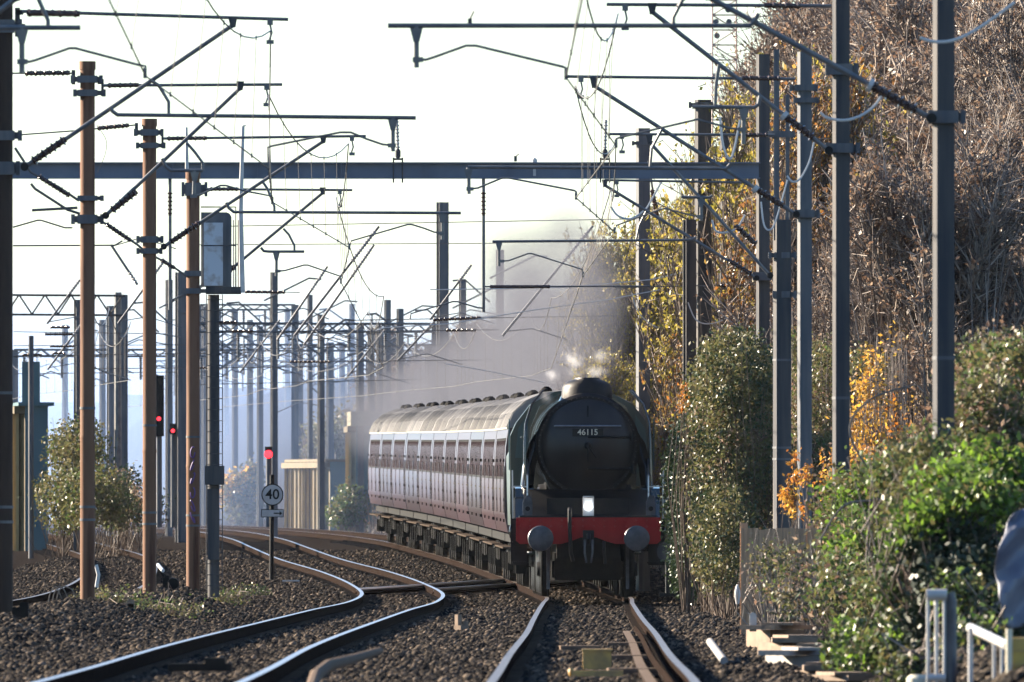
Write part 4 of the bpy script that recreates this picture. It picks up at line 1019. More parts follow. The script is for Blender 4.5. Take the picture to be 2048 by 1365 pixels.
def copy_tree(o, parent=None):
    c = o.copy(); COL.objects.link(c); c.parent = parent
    for ch in list(o.children): copy_tree(ch, c)
    return c
bpy.context.view_layer.update()
ordn = ['first', 'second', 'third', 'fourth', 'fifth', 'sixth', 'seventh', 'eighth', 'ninth', 'tenth', 'last']
proto = None; y = 434.6
for k in range(11):
    lab = 'maroon coach with grey roof, %s coach behind the locomotive' % ordn[k] if k < 10 else 'last coach of the train, farthest from the locomotive'
    if proto is None:
        proto = coach_proto(lab); o = proto; bpy.context.view_layer.update()
    else:
        o = copy_tree(proto); o['label'] = lab
    y1 = y + 19.6; xa, xb = float(xmain(y + .5)), float(xmain(y1 - .5)); za, zb = float(zrail(y + 1)), float(zrail(y1 - 1))
    o.location = (float(xmain(y)), y, float(zrail(y)))
    o.rotation_euler = (math.atan2(zb - za, 17.6), 0, -math.atan2(xb - xa, 18.6))
    y = y1
# ground signal disc beside the locomotive
gp = thing('ground_signal', 'small round grey signal disc low at the right beside the buffer beam', 'signal', P(1335, 1185, 405))
one(lambda b: b.lathe(P(1335, 1104, 405), P(1335, 1104, 405) + Vector((0, -.06, 0)), [(0, .19), (1, .19)], 28), 'disc', 'galvd', gp)
one(lambda b: (b.tube([P(1335, 1195, 405) + Vector((0, .05, 0)), P(1335, 1090, 405) + Vector((0, .05, 0))], .04, 8), b.box(P(1335, 1190, 405), (.3, .3, .06))), 'stand', 'black', gp)
# ------------------------------------------------------------------ vegetation
def leaf_quads(r, Pn, size, up=0.0):
    """one small folded leaf per point"""
    n = len(Pn); s = size * r.uniform(0.6, 1.35, n)[:, None]
    a = r.normal(size=(n, 3)); a[:, 2] += up; a /= np.linalg.norm(a, axis=1)[:, None]
    b = r.normal(size=(n, 3)); b -= a * (a * b).sum(1)[:, None]; b /= np.linalg.norm(b, axis=1)[:, None]
    V = np.stack([Pn - a * s, Pn + b * s * 0.55, Pn + a * s, Pn - b * s * 0.55], 1).reshape(-1, 3)
    return V, (np.arange(n)[:, None] * 4 + np.arange(4)[None])

def sticks(base, tip, r0, r1):
    n = len(base); d = tip - base; d /= np.linalg.norm(d, axis=1)[:, None] + 1e-9
    ref = np.where(np.abs(d[:, 2:3]) < .9, np.array([[0, 0, 1.]]), np.array([[1., 0, 0]]))
    u = np.cross(d, ref); u /= np.linalg.norm(u, axis=1)[:, None]; v = np.cross(d, u)
    r0 = np.broadcast_to(np.asarray(r0, float), (n,))[:, None]; r1 = np.broadcast_to(np.asarray(r1, float), (n,))[:, None]
    ring = []
    for k in range(3):
        a = 2 * math.pi * k / 3; o = u * math.cos(a) + v * math.sin(a); ring.append((base + o * r0, tip + o * r1))
    V = np.stack([ring[0][0], ring[1][0], ring[2][0], ring[0][1], ring[1][1], ring[2][1]], 1).reshape(-1, 3)
    q = np.array([(0, 1, 4, 3), (1, 2, 5, 4), (2, 0, 3, 5)])
    return V, (q[None] + (np.arange(n) * 6)[:, None, None]).reshape(-1, 4)

def merge(parts):
    V, Fq, mi, b = [], [], [], 0
    for (v, f), m in parts:
        V.append(v); Fq.append(f + b); mi.append(np.full(len(f), m)); b += len(v)
    return np.concatenate(V), np.concatenate(Fq), np.concatenate(mi)

def bare_tree_meshes(seed, H, W, ntwig, nleaf, leafsize, lowcrown=0.03):
    r = np.random.default_rng(seed)
    mb = MB()
    pts = [Vector((0.25 * math.sin(i * .9 + seed) * i / 6, 0.2 * math.cos(i + seed) * i / 6, H * .8 * i / 6)) for i in range(7)]
    mb.tube(pts, [0.13, .115, .1, .08, .06, .045, .03], 7)
    lb, lt_ = [], []
    for k in range(26):
        t = r.uniform(lowcrown, .78); i = min(int(t / .8 * 6), 5); p = pts[i].lerp(pts[i + 1], t / .8 * 6 - i)
        az = r.uniform(0, 6.28); L = (1 - t) * H * .55 + W * .25; ou = r.uniform(.3, .75)
        q = [p, p + Vector((math.cos(az) * ou, math.sin(az) * ou, .7)).normalized() * L * .5]
        q.append(q[1] + Vector((math.cos(az) * ou * .5, math.sin(az) * ou * .5, .9)).normalized() * L * .5)
        mb.tube(q, [.045, .03, .014], 5)
        for u in np.linspace(.15, 1, 14):
            c_ = q[0].lerp(q[1], u * 2) if u < .5 else q[1].lerp(q[2], u * 2 - 1); lb.append(c_)
    lb = np.array([tuple(v) for v in lb])
    k = r.integers(0, len(lb), ntwig); base = lb[k] + r.normal(0, .06, (ntwig, 3))
    dirv = np.stack([r.normal(0, .38, ntwig), r.normal(0, .38, ntwig), r.uniform(.3, 1.3, ntwig)], 1); dirv /= np.linalg.norm(dirv, axis=1)[:, None]
    Lt = r.uniform(.25, 0.95, ntwig) * W / 2.6
    tip = base + dirv * Lt[:, None]
    t1 = sticks(base, tip, .016, .007)
    n2 = ntwig * 2; k2 = r.integers(0, ntwig, n2); u = r.uniform(.3, 1, n2)[:, None]; b2 = base[k2] * (1 - u) + tip[k2] * u
    d2 = dirv[k2] * .6 + r.normal(0, .5, (n2, 3)); d2 /= np.linalg.norm(d2, axis=1)[:, None]; tip2 = b2 + d2 * r.uniform(.15, .55, (n2, 1))
    t2 = sticks(b2, tip2, .010, .006)
    m3 = 170; k3 = r.integers(0, len(lb), m3); b3 = lb[k3]; b3[:, 2] *= .6
    t3 = sticks(b3, b3 + np.stack([r.normal(0, .35, m3), r.normal(0, .35, m3), r.uniform(1.5, 3.6, m3)], 1), .020, .007)
    kl = r.integers(0, n2, nleaf); ul = r.uniform(.1, 1, (nleaf, 1)); lp_ = b2[kl] * (1 - ul) + tip2[kl] * ul + r.normal(0, .03, (nleaf, 3))
    lf = leaf_quads(r, lp_, leafsize)
    V, Fq, mi = merge([(t1, 0), (t2, 0), (t3, 0), (lf, 1)])
    return mb, np_mesh('crown', V, Fq, mi)

BG = 'bare brown trees packed on the embankment'
protos = []
for i, (H, W, nt_, nl, ls, lm) in enumerate([(9, 3.0, 2200, 12500, .047, 'l_brown'), (11, 3.4, 2600, 11000, .047, 'l_brown'), (8, 2.8, 2100, 13500, .047, 'l_brown'), (12, 3.2, 2600, 9500, .047, 'l_brown'),
                                          (7.5, 3.0, 1500, 13000, .055, 'l_rust'), (8.5, 3.2, 1500, 15000, .055, 'l_yellow')]):
    mb, cr = bare_tree_meshes(40 + i, H, W, nt_, nl, ls)
    bm0 = mb.build('trunk', 'bark', None, off=Vector((0, 0, 0)), smooth=1.2, fix=False)
    cr.materials.append(M['twig']); cr.materials.append(M[lm])
    protos.append((bm0.data, cr, H)); bpy.data.objects.remove(bm0)

def put_tree(kind, x, d, h, rz, label, group, name='bare_tree', cat='tree', sx=1.0):
    tm, cr, H = protos[kind]; s = h / H
    T = thing(name, label, cat, (x, d, gz(x, d) - .1), rz=rz, group=group); T.scale = (s * sx, s * sx, s)
    for nm, me in (('trunk', tm), ('crown', cr)):
        o = bpy.data.objects.new(nm, me); COL.objects.link(o); o.parent = T
    return T
r = np.random.default_rng(77)
LB = 'bare brown twiggy tree packed among others like it on the embankment at the right'
count = 0
tries = 0
while count < 275 and tries < 6000:
    tries += 1
    d = 424 + 460 * r.random() ** 1.5; off = r.uniform(5.0, 15.5); x = float(xmain(d)) + off
    if x > 0.0226 * d + 1.4 or x < -8: continue
    if d > 640 and (off > 10 or r.random() < .4): continue
    pxx = x / d * F + 1024
    if d < 560 and (1228 < pxx < 1345 or (1350 < pxx < 1510 and d < 470)): continue
    h = r.uniform(4.5, 9.0)
    if pxx > 1560 and off > 8: h = r.uniform(7.5, 12.5)
    if pxx < 1560: h = min(h, 8.2)
    if d > 600: h *= 1 - .25 * min((d - 600) / 250, 1)
    if pxx < 1330: h *= .84
    cap_ = P(0, float(np.interp(pxx, [1150, 1250, 1330, 1480, 1540, 1600, 1700], [430, 370, 330, 255, 150, 0, -120])), d).z - gz(x, d)
    h = min(h, cap_ * r.uniform(.85, 1.0))
    if h < 2.2: continue
    put_tree(int(r.integers(0, 4)), x, d, h, r.uniform(0, 6.28), LB, BG, sx=r.uniform(.9, 1.25)); count += 1
# saplings along the foot of the bank, at the right edge
for d, x in [(405, 6.5), (412, 7.6), (418, 8.6), (410, 9.2), (422, 6.0), (400, 8.3), (428, 7.3), (395, 7.4), (402, 9.4)]:
    put_tree(int(r.integers(0, 4)), x, d, r.uniform(6.0, 8.5), r.uniform(0, 6.28), LB, BG, sx=1.15)
def px_tree(kind, px, d, yt, label, name, sx=1.0):
    h = P(px, yt, d).z - gz((px - HX) * d / F, d) + .3
    return put_tree(kind, (px - HX) * d / F, d, h, px * .1, label, None, name, 'tree', sx)
px_tree(4, 1486, 452, 535, 'orange leaved tree between the dark flat topped mast and the gantry column', 'autumn_tree', .75)
px_tree(4, 1440, 456, 585, 'orange leaved tree behind the dark flat topped mast', 'autumn_tree', .8)
px_tree(4, 1640, 424, 190, 'tall rusty orange tree between the fence mast and the mast to its right', 'autumn_tree', .7)
px_tree(5, 1592, 432, 130, 'tall yellow green tree behind the fence mast', 'autumn_tree', .8)
px_tree(5, 1262, 505, 470, 'yellow green tree just right of the chimney smoke', 'autumn_tree', .8)
px_tree(5, 1330, 515, 450, 'yellow green tree right of the blue grey mast', 'autumn_tree', .8)
px_tree(5, 1256, 478, 720, 'small yellow green tree behind the locomotive cab at the right', 'autumn_tree', .9)
px_tree(5, 1348, 540, 380, 'taller yellowish tree between the blue grey mast and the slim mast', 'autumn_tree', .7)
px_tree(5, 1470, 455, 250, 'tall yellow tree right of the lattice tower foot', 'autumn_tree', .7)

def clump_points(r, blobs, n, per=22, spread=0.13, shell=0.72):
    vol = np.array([b[1][0] * b[1][1] * b[1][2] for b in blobs]) ** .8; vol /= vol.sum()
    m = max(1, n // per); k = r.choice(len(blobs), m, p=vol)
    c = np.array([b[0] for b in blobs], float)[k]; rad = np.array([b[1] for b in blobs], float)[k]
    d = r.normal(size=(m, 3)); d /= np.linalg.norm(d, axis=1)[:, None]
    rr = np.where(r.random(m) < .7, r.uniform(shell, 1.02, m), r.uniform(.1, shell, m))
    cc = c + d * rad * rr[:, None]
    return np.repeat(cc, per, 0) + r.normal(0, spread, (m * per, 3))

def bush(name, label, cat, base, blobs, leaves, stems=60, stemh=1.0, seed=1, twigmat='twigd', stem_r=.008):
    """blobs: [((x,y,z),(rx,ry,rz))] in world metres; leaves: [(material, count, size, spread, blob indices or None)]"""
    T = thing(name, label, cat, base); r = np.random.default_rng(seed); b0 = np.array(base)
    for lm, n, size, spread, idx in leaves:
        bl = [blobs[i] for i in idx] if idx else blobs
        V, Fq = leaf_quads(r, clump_points(r, bl, n, spread=spread) - b0, size, up=.3)
        fo = link_mesh('foliage', np_mesh('foliage', V, Fq), lm, T); fo['kind'] = 'stuff'
    k = r.integers(0, len(blobs), stems); c = np.array([blobs[i][0] for i in k], float); rad = np.array([blobs[i][1] for i in k], float)
    tip = c + r.normal(0, .6, (stems, 3)) * rad; root = tip * .35 + np.array([c[:, 0], c[:, 1], np.full(stems, base[2])]).T * .65; root[:, 2] = base[2]
    mid = (root + tip) / 2 + r.normal(0, .12, (stems, 3))
    V, Fq, mi = merge([(sticks(root - b0, mid - b0, stem_r * 1.5, stem_r), 0), (sticks(mid - b0, tip - b0, stem_r, stem_r * .5), 0)])
    so = link_mesh('stems', np_mesh('stems', V, Fq), twigmat, T); so['kind'] = 'stuff'
    return T

def pb(x, y, d, rx, ry, depth):
    """blob from photo pixel centre and pixel radii"""
    k = d / F
    p = P(x, y, d); return (tuple(p), (rx * k, depth, ry * k))
def at(x, d): X = (x - HX) * d / F; return (X, d, gz(X, d))

bush('ivy_hedge', 'tall olive green ivy covered hedge right of the locomotive', 'hedge', at(1465, 386),
     [pb(1470, 760, 386, 78, 100, 1.4), pb(1462, 930, 386, 78, 150, 1.5), pb(1450, 1080, 384, 62, 110, 1.2), pb(1420, 830, 388, 36, 150, 1.0), pb(1515, 880, 388, 40, 200, 1.2), pb(1425, 1000, 387, 40, 170, 1.0)],
     [('l_olive', 42000, .038, .09, None), ('l_ivy', 20000, .036, .10, None), ('l_brown', 4000, .035, .1, [1, 4])], 260, seed=3)
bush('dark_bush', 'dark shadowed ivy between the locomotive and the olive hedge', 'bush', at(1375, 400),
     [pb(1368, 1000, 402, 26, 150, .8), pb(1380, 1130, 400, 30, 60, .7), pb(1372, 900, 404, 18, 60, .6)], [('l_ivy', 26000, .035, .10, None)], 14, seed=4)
bush('orange_sprig', 'small spray of orange leaves on the slim mast behind the olive hedge', 'bush', at(1378, 392),
     [pb(1376, 800, 392, 17, 26, .15), pb(1370, 780, 392, 10, 14, .12)], [('l_orange', 420, .034, .05, None)], 30, seed=5)
bush('mixed_bush', 'olive and brown bush behind the feet of the three right masts', 'bush', at(1625, 385),
     [pb(1560, 880, 392, 60, 170, 1.0), pb(1640, 830, 390, 60, 150, 1.2), pb(1720, 820, 392, 70, 120, 1.2), pb(1650, 980, 386, 90, 110, 1.2), pb(1585, 780, 394, 50, 120, 1.0)],
     [('l_olive', 26000, .036, .12, None), ('l_brown', 10000, .036, .13, None), ('l_mid', 6000, .036, .1, None)], 420, seed=6, twigmat='twig')
bush('golden_shrub', 'golden orange shrub between the second and third right masts', 'shrub', at(1745, 335),
     [pb(1745, 720, 335, 14, 40, .3), pb(1735, 790, 335, 24, 55, .4), pb(1725, 870, 335, 38, 50, .5), pb(1745, 950, 333, 62, 50, .6), pb(1690, 960, 333, 40, 50, .5), pb(1780, 840, 336, 40, 60, .5), pb(1790, 700, 336, 20, 40, .3)],
     [('l_gold', 2000, .040, .09, [0, 1, 2, 3, 4]), ('l_gold', 600, .035, .2, None), ('l_orange', 1200, .036, .14, [3, 4, 5]), ('l_brown', 1600, .03, .16, None)], 200, seed=7, twigmat='twig')
bush('creeper', 'small orange creeper climbing between the feet of the fence masts', 'creeper', at(1600, 306),
     [pb(1590, 960, 308, 9, 50, .1), pb(1575, 1000, 308, 14, 24, .1), pb(1598, 1020, 306, 22, 20, .1), pb(1618, 950, 305, 12, 40, .1)],
     [('l_orange', 420, .03, .05, None), ('l_gold', 160, .03, .05, None)], 30, seed=8)
bush('bramble_bush', 'large green bramble bush hiding the right part of the fence', 'bush', at(1690, 258),
     [pb(1710, 1010, 262, 70, 60, .8), pb(1690, 1090, 262, 40, 60, .5), pb(1740, 1100, 258, 70, 70, .8), pb(1790, 980, 262, 70, 70, .9), pb(1680, 1180, 256, 46, 70, .5), pb(1760, 1200, 250, 60, 80, .7)],
     [('l_mid', 9000, .040, .10, None), ('l_green', 2600, .042, .10, [0, 3, 2]), ('l_olive', 3500, .036, .12, None), ('l_brown', 1800, .034, .14, None)], 260, seed=9, twigmat='twig')
bush('low_bramble', 'low straggling bramble over the stone steps by the fence foot', 'bush', at(1620, 275),
     [pb(1580, 1150, 285, 60, 60, .25), pb(1540, 1120, 288, 40, 60, .15), pb(1600, 1210, 270, 50, 40, .3)], [('l_olive', 800, .03, .09, None), ('l_brown', 500, .03, .12, None), ('l_mid', 500, .03, .08, None)], 160, seed=10, twigmat='twig', stem_r=.006)
bush('bright_bush', 'bright yellow green bush at the right edge above the dark hollow', 'bush', at(1930, 206),
     [pb(1910, 985, 206, 80, 42, .3), pb(1990, 955, 207, 80, 56, .35), pb(1848, 1045, 204, 38, 28, .25), pb(1960, 1005, 204, 90, 30, .25)],
     [('l_green', 4500, .042, .09, None), ('l_mid', 2500, .040, .10, None)], 120, seed=11)
bush('upper_bush', 'olive green bush with bronze stems around the foot of the thickest right mast', 'bush', at(1930, 210),
     [pb(1885, 915, 209, 90, 42, .3), pb(1970, 850, 222, 80, 100, .6), pb(2030, 780, 230, 80, 110, .8), pb(1800, 960, 212, 70, 60, .3), pb(1960, 740, 236, 50, 50, .5), pb(1830, 1010, 209, 50, 50, .3)],
     [('l_mid', 7000, .036, .09, None), ('l_olive', 7000, .034, .10, None), ('l_brown', 3500, .032, .14, [2, 4, 1])], 300, seed=12, twigmat='twig')
bush('glossy_ivy', 'column of glossy ivy leaves glinting left of the dark hollow', 'ivy', at(1805, 208),
     [pb(1805, 1110, 208, 24, 60, .25), pb(1790, 1200, 208, 30, 70, .3), pb(1800, 1300, 206, 40, 70, .3), pb(1740, 1330, 208, 60, 50, .4), pb(1700, 1290, 212, 40, 40, .35)],
     [('l_mid', 3600, .034, .07, None), ('l_ivy', 2600, .034, .07, None), ('l_green', 700, .036, .06, None)], 90, seed=13)
bush('dark_hollow', 'dark ivy mass, leaves darkened further for shade, in the hollow under the bright bush', 'bush', at(1910, 209),
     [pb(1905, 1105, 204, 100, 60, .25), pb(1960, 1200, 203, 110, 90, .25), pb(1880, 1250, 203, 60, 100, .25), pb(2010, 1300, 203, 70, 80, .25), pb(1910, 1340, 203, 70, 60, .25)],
     [('l_shade', 15000, .042, .08, None)], 80, seed=14)
bush('under_bramble', 'thin green bramble sprays behind the white railings', 'bush', at(1960, 196),
     [pb(1955, 1300, 188, 60, 50, .3), pb(1940, 1190, 200, 60, 30, .25), pb(1905, 1330, 190, 50, 40, .2), pb(1970, 1360, 182, 70, 40, .2), pb(1830, 1355, 190, 50, 30, .2)], [('l_mid', 1800, .032, .08, None), ('l_green', 500, .032, .08, None), ('l_shade', 1600, .034, .08, None)], 120, seed=15, twigmat='twig')
bush('far_bush', 'rounded olive bush by the teal hut behind the left masts', 'bush', at(160, 600),
     [pb(165, 910, 600, 50, 70, 1.2), pb(185, 990, 598, 70, 60, 1.2), pb(120, 1000, 600, 50, 60, 1.2), pb(225, 1010, 602, 40, 50, 1.0), pb(130, 900, 602, 30, 50, .9)],
     [('l_olive', 9000, .055, .14, None), ('l_mid', 4000, .055, .14, None)], 120, seed=16)
bush('low_bush', 'low dark bush at the foot of the broad far mast', 'bush', at(285, 620),
     [pb(285, 1020, 620, 50, 30, 1.0), pb(250, 990, 625, 30, 50, 1.0)], [('l_ivy', 3000, .05, .14, None), ('l_brown', 1500, .05, .14, None)], 60, seed=17)
bush('autumn_bush', 'pale golden bush left of the speed sign', 'bush', at(500, 900),
     [pb(503, 960, 900, 18, 34, .6), pb(465, 980, 900, 22, 30, .6), pb(490, 1010, 900, 40, 34, .8)], [('l_gold', 900, .09, .16, [0, 1]), ('l_olive', 2600, .09, .18, None)], 60, seed=18)
bush('far_tree', 'hazy olive tree above the straw coloured shed', 'tree', at(690, 880),
     [pb(680, 890, 880, 50, 40, 1.2), pb(650, 870, 880, 40, 30, 1.0), pb(720, 860, 885, 50, 40, 1.2), pb(640, 900, 885, 30, 20, .8)], [('l_olive', 5000, .09, .25, None)], 90, seed=19, twigmat='twig', stem_r=.03)
bush('far_bush', 'dark green bush between the straw shed and the last coach', 'bush', at(695, 800),
     [pb(700, 1005, 800, 26, 30, .6), pb(685, 1030, 800, 30, 18, .6), pb(718, 1015, 800, 20, 30, .5)], [('l_mid', 3500, .07, .16, None)], 60, seed=20)
for s, (x, y0, y1, d, lab) in enumerate([(430, 1188, 1202, 392, 'tuft of green weeds at the foot of the signal post'), (205, 1204, 1222, 322, 'mossy green weeds at the foot of the second left mast'), (320, 1195, 1225, 330, 'patch of yellow green weeds on the mound right of the middle mast'), (495, 1165, 1180, 450, 'dark weeds at the foot of the speed sign')]):
    X, dd, zz = at(x, d)
    bush('weed_patch', lab, 'weeds', (X, dd, zz), [((X, dd, zz + .06), (.55 if s != 0 else .2, .8, .12)), ((X + .25, dd + .4, zz + .05), (.4, .8, .10))], [('l_olive' if s < 3 else 'l_ivy', 450, .026, .06, None), ('l_mid', 350, .026, .07, None)], 40, seed=30 + s)
# arching dry stems over the near bushes
for s, (pts, d, lab) in enumerate([([(1610, 800), (1640, 740), (1690, 735)], 250, ''), ]): pass
ST = [([(1905, 905), (1895, 800), (1880, 755), (1935, 752)], 240, 'rusty arching stem with drooping tip, in front of the thickest right mast'),
      ([(1930, 930), (1880, 870), (1868, 835), (1905, 768), (1925, 770)], 238, 'dark arching stem crossing the lit edge of the thickest right mast'),
      ([(1780, 1000), (1700, 870), (1740, 800), (1830, 770)], 246, 'long dry stem arching left of the thickest right mast'),
      ([(1950, 1200), (1985, 1165), (2030, 1150), (2060, 1152)], 200, 'reddish bare stem crossing the grey sheet at the right edge'),
      ([(1640, 1080), (1690, 1010), (1780, 990), (1850, 890)], 245, 'dry fern stem rising over the bramble bush')]
for pts, d, lab in ST:
    wire('dry_stem', lab, pts, d, .014, 'bark', cat='stem')

# undergrowth covering the bank: nobody could count it
r = np.random.default_rng(9); n = 60000
d = r.uniform(410, 800, n); off = r.uniform(3.8, 17, n); x = xmain(d) + off; z = ground_z(x, d)
base = np.stack([x, d, z], 1); tip = base + np.stack([r.normal(0, .22, n), r.normal(0, .22, n), r.uniform(.3, 1.5, n)], 1)
lfp = tip[: n // 1] * .6 + base[: n // 1] * .4 + r.normal(0, .12, (n, 3))
V, Fq, mi = merge([(sticks(base, tip, .010, .004), 0), (leaf_quads(r, lfp, .05), 1)])
o = link_mesh('undergrowth', np_mesh('undergrowth', V, Fq, mi), ['twig', 'l_brown']); o['kind'] = 'stuff'; o['label'] = 'brown dead stems and leaves covering the embankment'

# ------------------------------------------------------------------ fence, steps, railings, small things by the track
FD = 300
fn = thing('timber_fence', 'weathered grey brown board fence behind the brambles', 'fence', P(1560, 1250, FD))
rr_ = random.Random(8); x = 1482; k = 0
fb = MB()
for x in range(1482, 1760, 12):
    a, e = P(x, 1258, FD), P(x + 11.4, 1058 + rr_.uniform(-2, 2), FD)
    fb.box(((a.x + e.x) / 2, FD + rr_.uniform(0, .01), (a.z + e.z) / 2 - .1), (e.x - a.x, .022, e.z - a.z + .2))
fb.build('boards', 'timber', fn)
one(lambda b: [b.box((P(1620, 0, FD).x, FD + .05, P(0, y, FD).z), (1.8, .05, .09)) for y in (1090, 1160, 1220)], 'rail', 'timber', fn)
for x in (1488, 1620, 1750): one(lambda b: b.box(P(x, 1160, FD) + Vector((0, .1, 0)), (.1, .1, 1.5)), 'fence_post', 'timber', fn)

SL = [(1560, 1250, 262, .46, 'stone slab lying highest, by the fence foot'), (1590, 1275, 246, .50, 'stone slab with a flat lit top, second from the fence'), (1640, 1292, 232, .52, 'layered stone slab among the low brambles'),
      (1600, 1300, 228, .36, 'grey stone slab jutting towards the track'), (1660, 1330, 214, .50, 'broad pale stone slab near the bottom edge'), (1680, 1350, 206, .44, 'lowest stone slab, bright at its left end')]
for k, (x, y, d, wd, lab) in enumerate(SL):
    c = P(x, y, d); b = MB()
    b.box(c + Vector((0, .3, -.03)), (wd, 1.1, .05), rz=.5 * (k % 3 - 1)); b.box(c + Vector((.04, .2, .01)), (wd * .8, .8, .03), rz=.4 * (k % 2) - .2); b.box(c + Vector((-.05, .5, -.16)), (wd * .9, .9, .2), rz=.3)
    tag(origin_mesh(b, 'stone_slab', 'slab' if k != 3 else 'conc', c), lab, 'slab', 'stone slabs stepping down beside the track')
b = MB(); b.tube([P(1420, 1284, 240), P(1448, 1322, 226)], .04, 14)
tag(origin_mesh(b, 'white_pipe', 'conc', P(1434, 1302, 233)), 'short white pipe lying on the stones right of the near track', 'pipe')
b = MB(); c = P(1506, 1246, 262); b.box(c, (.08, .08, .2)); b.prism([(c.x - .04, c.z + .1), (c.x + .04, c.z + .1), (c.x, c.z + .12)], 'y', c.y - .05, c.y + .05)
tag(origin_mesh(b, 'marker_post', 'white', c), 'small whitish marker block standing in the stones before the fence', 'marker')
b = MB(); c = P(1475, 1185, 290); b.lathe(c + Vector((0, 0, -.15)), c + Vector((0, 0, .1)), [(0, .02), (.4, .04), (.7, .035), (1, .01)], 12)
tag(origin_mesh(b, 'white_bag', 'white', c), 'small pale bag caught at the left end of the fence', 'bag')
b = MB(); c = P(918, 1232, 312); c.z = gz(c.x, 312)
b.box(c + Vector((-.01, 0, .16)), (.07, .07, .22), rz=-.9); b.box(c + Vector((.02, -.03, .07)), (.14, .12, .1), rz=-.8); b.box(c + Vector((.09, .0, .13)), (.06, .06, .1), rz=-.8)
tag(origin_mesh(b, 'timber_blocks', 'slab', c), 'little stack of light timber blocks between the two tracks', 'blocks')
c = P(668, 1365, 176); b = MB()
q = [P(622, 1380, 168), P(632, 1350, 172), P(655, 1332, 177), P(700, 1320, 182), P(760, 1302, 190)]
b.tube(q, [.05, .05, .048, .04, .03], 10)
tag(origin_mesh(b, 'bent_rail_end', 'plank', q[2]), 'rounded pale end of a bent rail at the bottom left of centre', 'rail')
b = MB(); c = P(400, 1335, 178); b.box(c, (.5, .3, .06)); b.box(c + Vector((.12, -.05, .05)), (.16, .2, .05))
tag(origin_mesh(b, 'point_plate', 'under', c), 'flat black steel plate lying between the shiny rails at the bottom', 'track equipment')
b = MB(); c = P(48, 1222, 268)
b.box(c + Vector((0, 0, -.05)), (.10, .1, .3)); b.box(c + Vector((-.08, .02, -.02)), (.12, .1, .12)); b.box(c + Vector((-.2, 0, -.2)), (.7, .3, .05))
tag(origin_mesh(b, 'equipment_stand', 'under', c), 'black equipment stand on the gravel beside the leftmost mast', 'track equipment')
b = MB(); c = P(253, 1218, 320); b.box(c, (.035, .05, .16)); b.box(c + Vector((.06, .1, .07)), (.1, .1, .12)); b.box(c + Vector((-.05, .2, .02)), (.3, .3, .1))
tag(origin_mesh(b, 'stake', 'slab', c), 'short wooden stake and block on the mound between two left masts', 'stake')
for k, (x0, x1, lab) in enumerate([(96, 112, 'outer'), (104, 124, 'middle'), (112, 140, 'inner')]):
    wire('cable_hoop', lab + ' hoop of old cable at the foot of the second left mast', [(x0, 1212), (x0 + 4, 1188), (x0 + 14, 1174), (x1 + 4, 1180), (x1 + 14, 1205)], 322, .010, 'bark', cat='cable')
b = MB(); b.tube([P(192, 1130, 350), P(197, 1150, 350), P(193, 1175, 350)], .03, 8)
tag(origin_mesh(b, 'pale_pipe', 'white', P(192, 1150, 350)), 'curved pale pipe just right of the second left mast near its foot', 'pipe')
b = MB(); b.tube([P(316, 1130, 370), P(326, 1142, 368)], .03, 8)
tag(origin_mesh(b, 'pale_stick', 'white', P(320, 1136, 369)), 'short pale stick leaning right of the middle mast', 'stick')
c = P(332, 1165, 372); b = MB(); b.box(c, (.10, .1, .2)); b.lathe(c + Vector((.12, 0, -.02)), c + Vector((.12, -.1, -.02)), [(0, .1), (1, .09)], 16); b.tube([c + Vector((-.02, 0, .1)), c + Vector((-.1, 0, .18))], .02, 6)
tag(origin_mesh(b, 'point_lever', 'under', c), 'black point lever with round weight between the middle and reddish masts', 'track equipment')
b = MB(); b.box(P(582, 1162, 470), (.36, .2, .03)); tag(origin_mesh(b, 'pale_plate', 'white', P(582, 1162, 470)), 'thin pale strip lying right of the speed sign foot', 'plate')

# white railings, yellow box and grey sheet in the bottom right corner
RD = 172
rl = thing('white_railing', 'narrow white railing of three bars with a thick rounded top', 'railing', P(1878, 1380, RD))
for x in (1856, 1873, 1889): one(lambda b: b.tube(pl([(x, 1400), (x, 1195)], RD), .0135, 8), 'bar', 'white', rl)
one(lambda b: b.tube([P(1853, 1190, RD), P(1894, 1190, RD)], .042, 12), 'top_bar', 'white', rl)
one(lambda b: b.tube([P(1853, 1356, RD), P(1892, 1356, RD)], .03, 12), 'bottom_bar', 'white', rl)
one(lambda b: b.tube(pl([(1902, 1400), (1902, 1205), (1898, 1186)], RD, .02), .045, 14), 'side_post', 'grey', rl)
r2 = thing('white_railing', 'white handrail sloping down to the yellow box', 'railing', P(1940, 1380, 165))
one(lambda b: b.tube([P(1941, 1256, 166), P(2016, 1292, 162)], .034, 12), 'top_bar', 'white', r2)
for x, y in ((1941, 1256), (1988, 1280), (2004, 1288)): one(lambda b: b.tube(pl([(x, 1400), (x, y)], 165), .02 if x < 1950 else .013, 10), 'bar', 'white', r2)
yb = thing('yellow_box', 'yellow cabinet with a pale edge cut off by the right picture edge', 'cabinet', P(2036, 1380, 162))
def ybs(b):
    a, e = P(2024, 1390, 162), P(2085, 1276, 162); b.box(((a.x + e.x) / 2, 162.2, (a.z + e.z) / 2), (e.x - a.x, .4, e.z - a.z))
one(ybs, 'case', 'yellow', yb)
one(lambda b: b.tube(pl([(2018, 1400), (2018, 1258)], 162, -.02), .024, 10), 'edge_post', 'cream', yb)
one(lambda b: [b.box(P(2056, y, 162) + Vector((0, 0, 0)), (.22, .03, .012)) for y in (1302, 1330, 1352)], 'seam', 'ochre', yb)
gs = MB(); gr = random.Random(3); rows, n_ = [], 9
prof = [(1262, 2022), (1236, 2002), (1214, 2006), (1190, 1994), (1168, 1999), (1146, 1986), (1112, 1997), (1092, 1999), (1064, 2012), (1044, 2012), (1026, 2032)]
base = 0
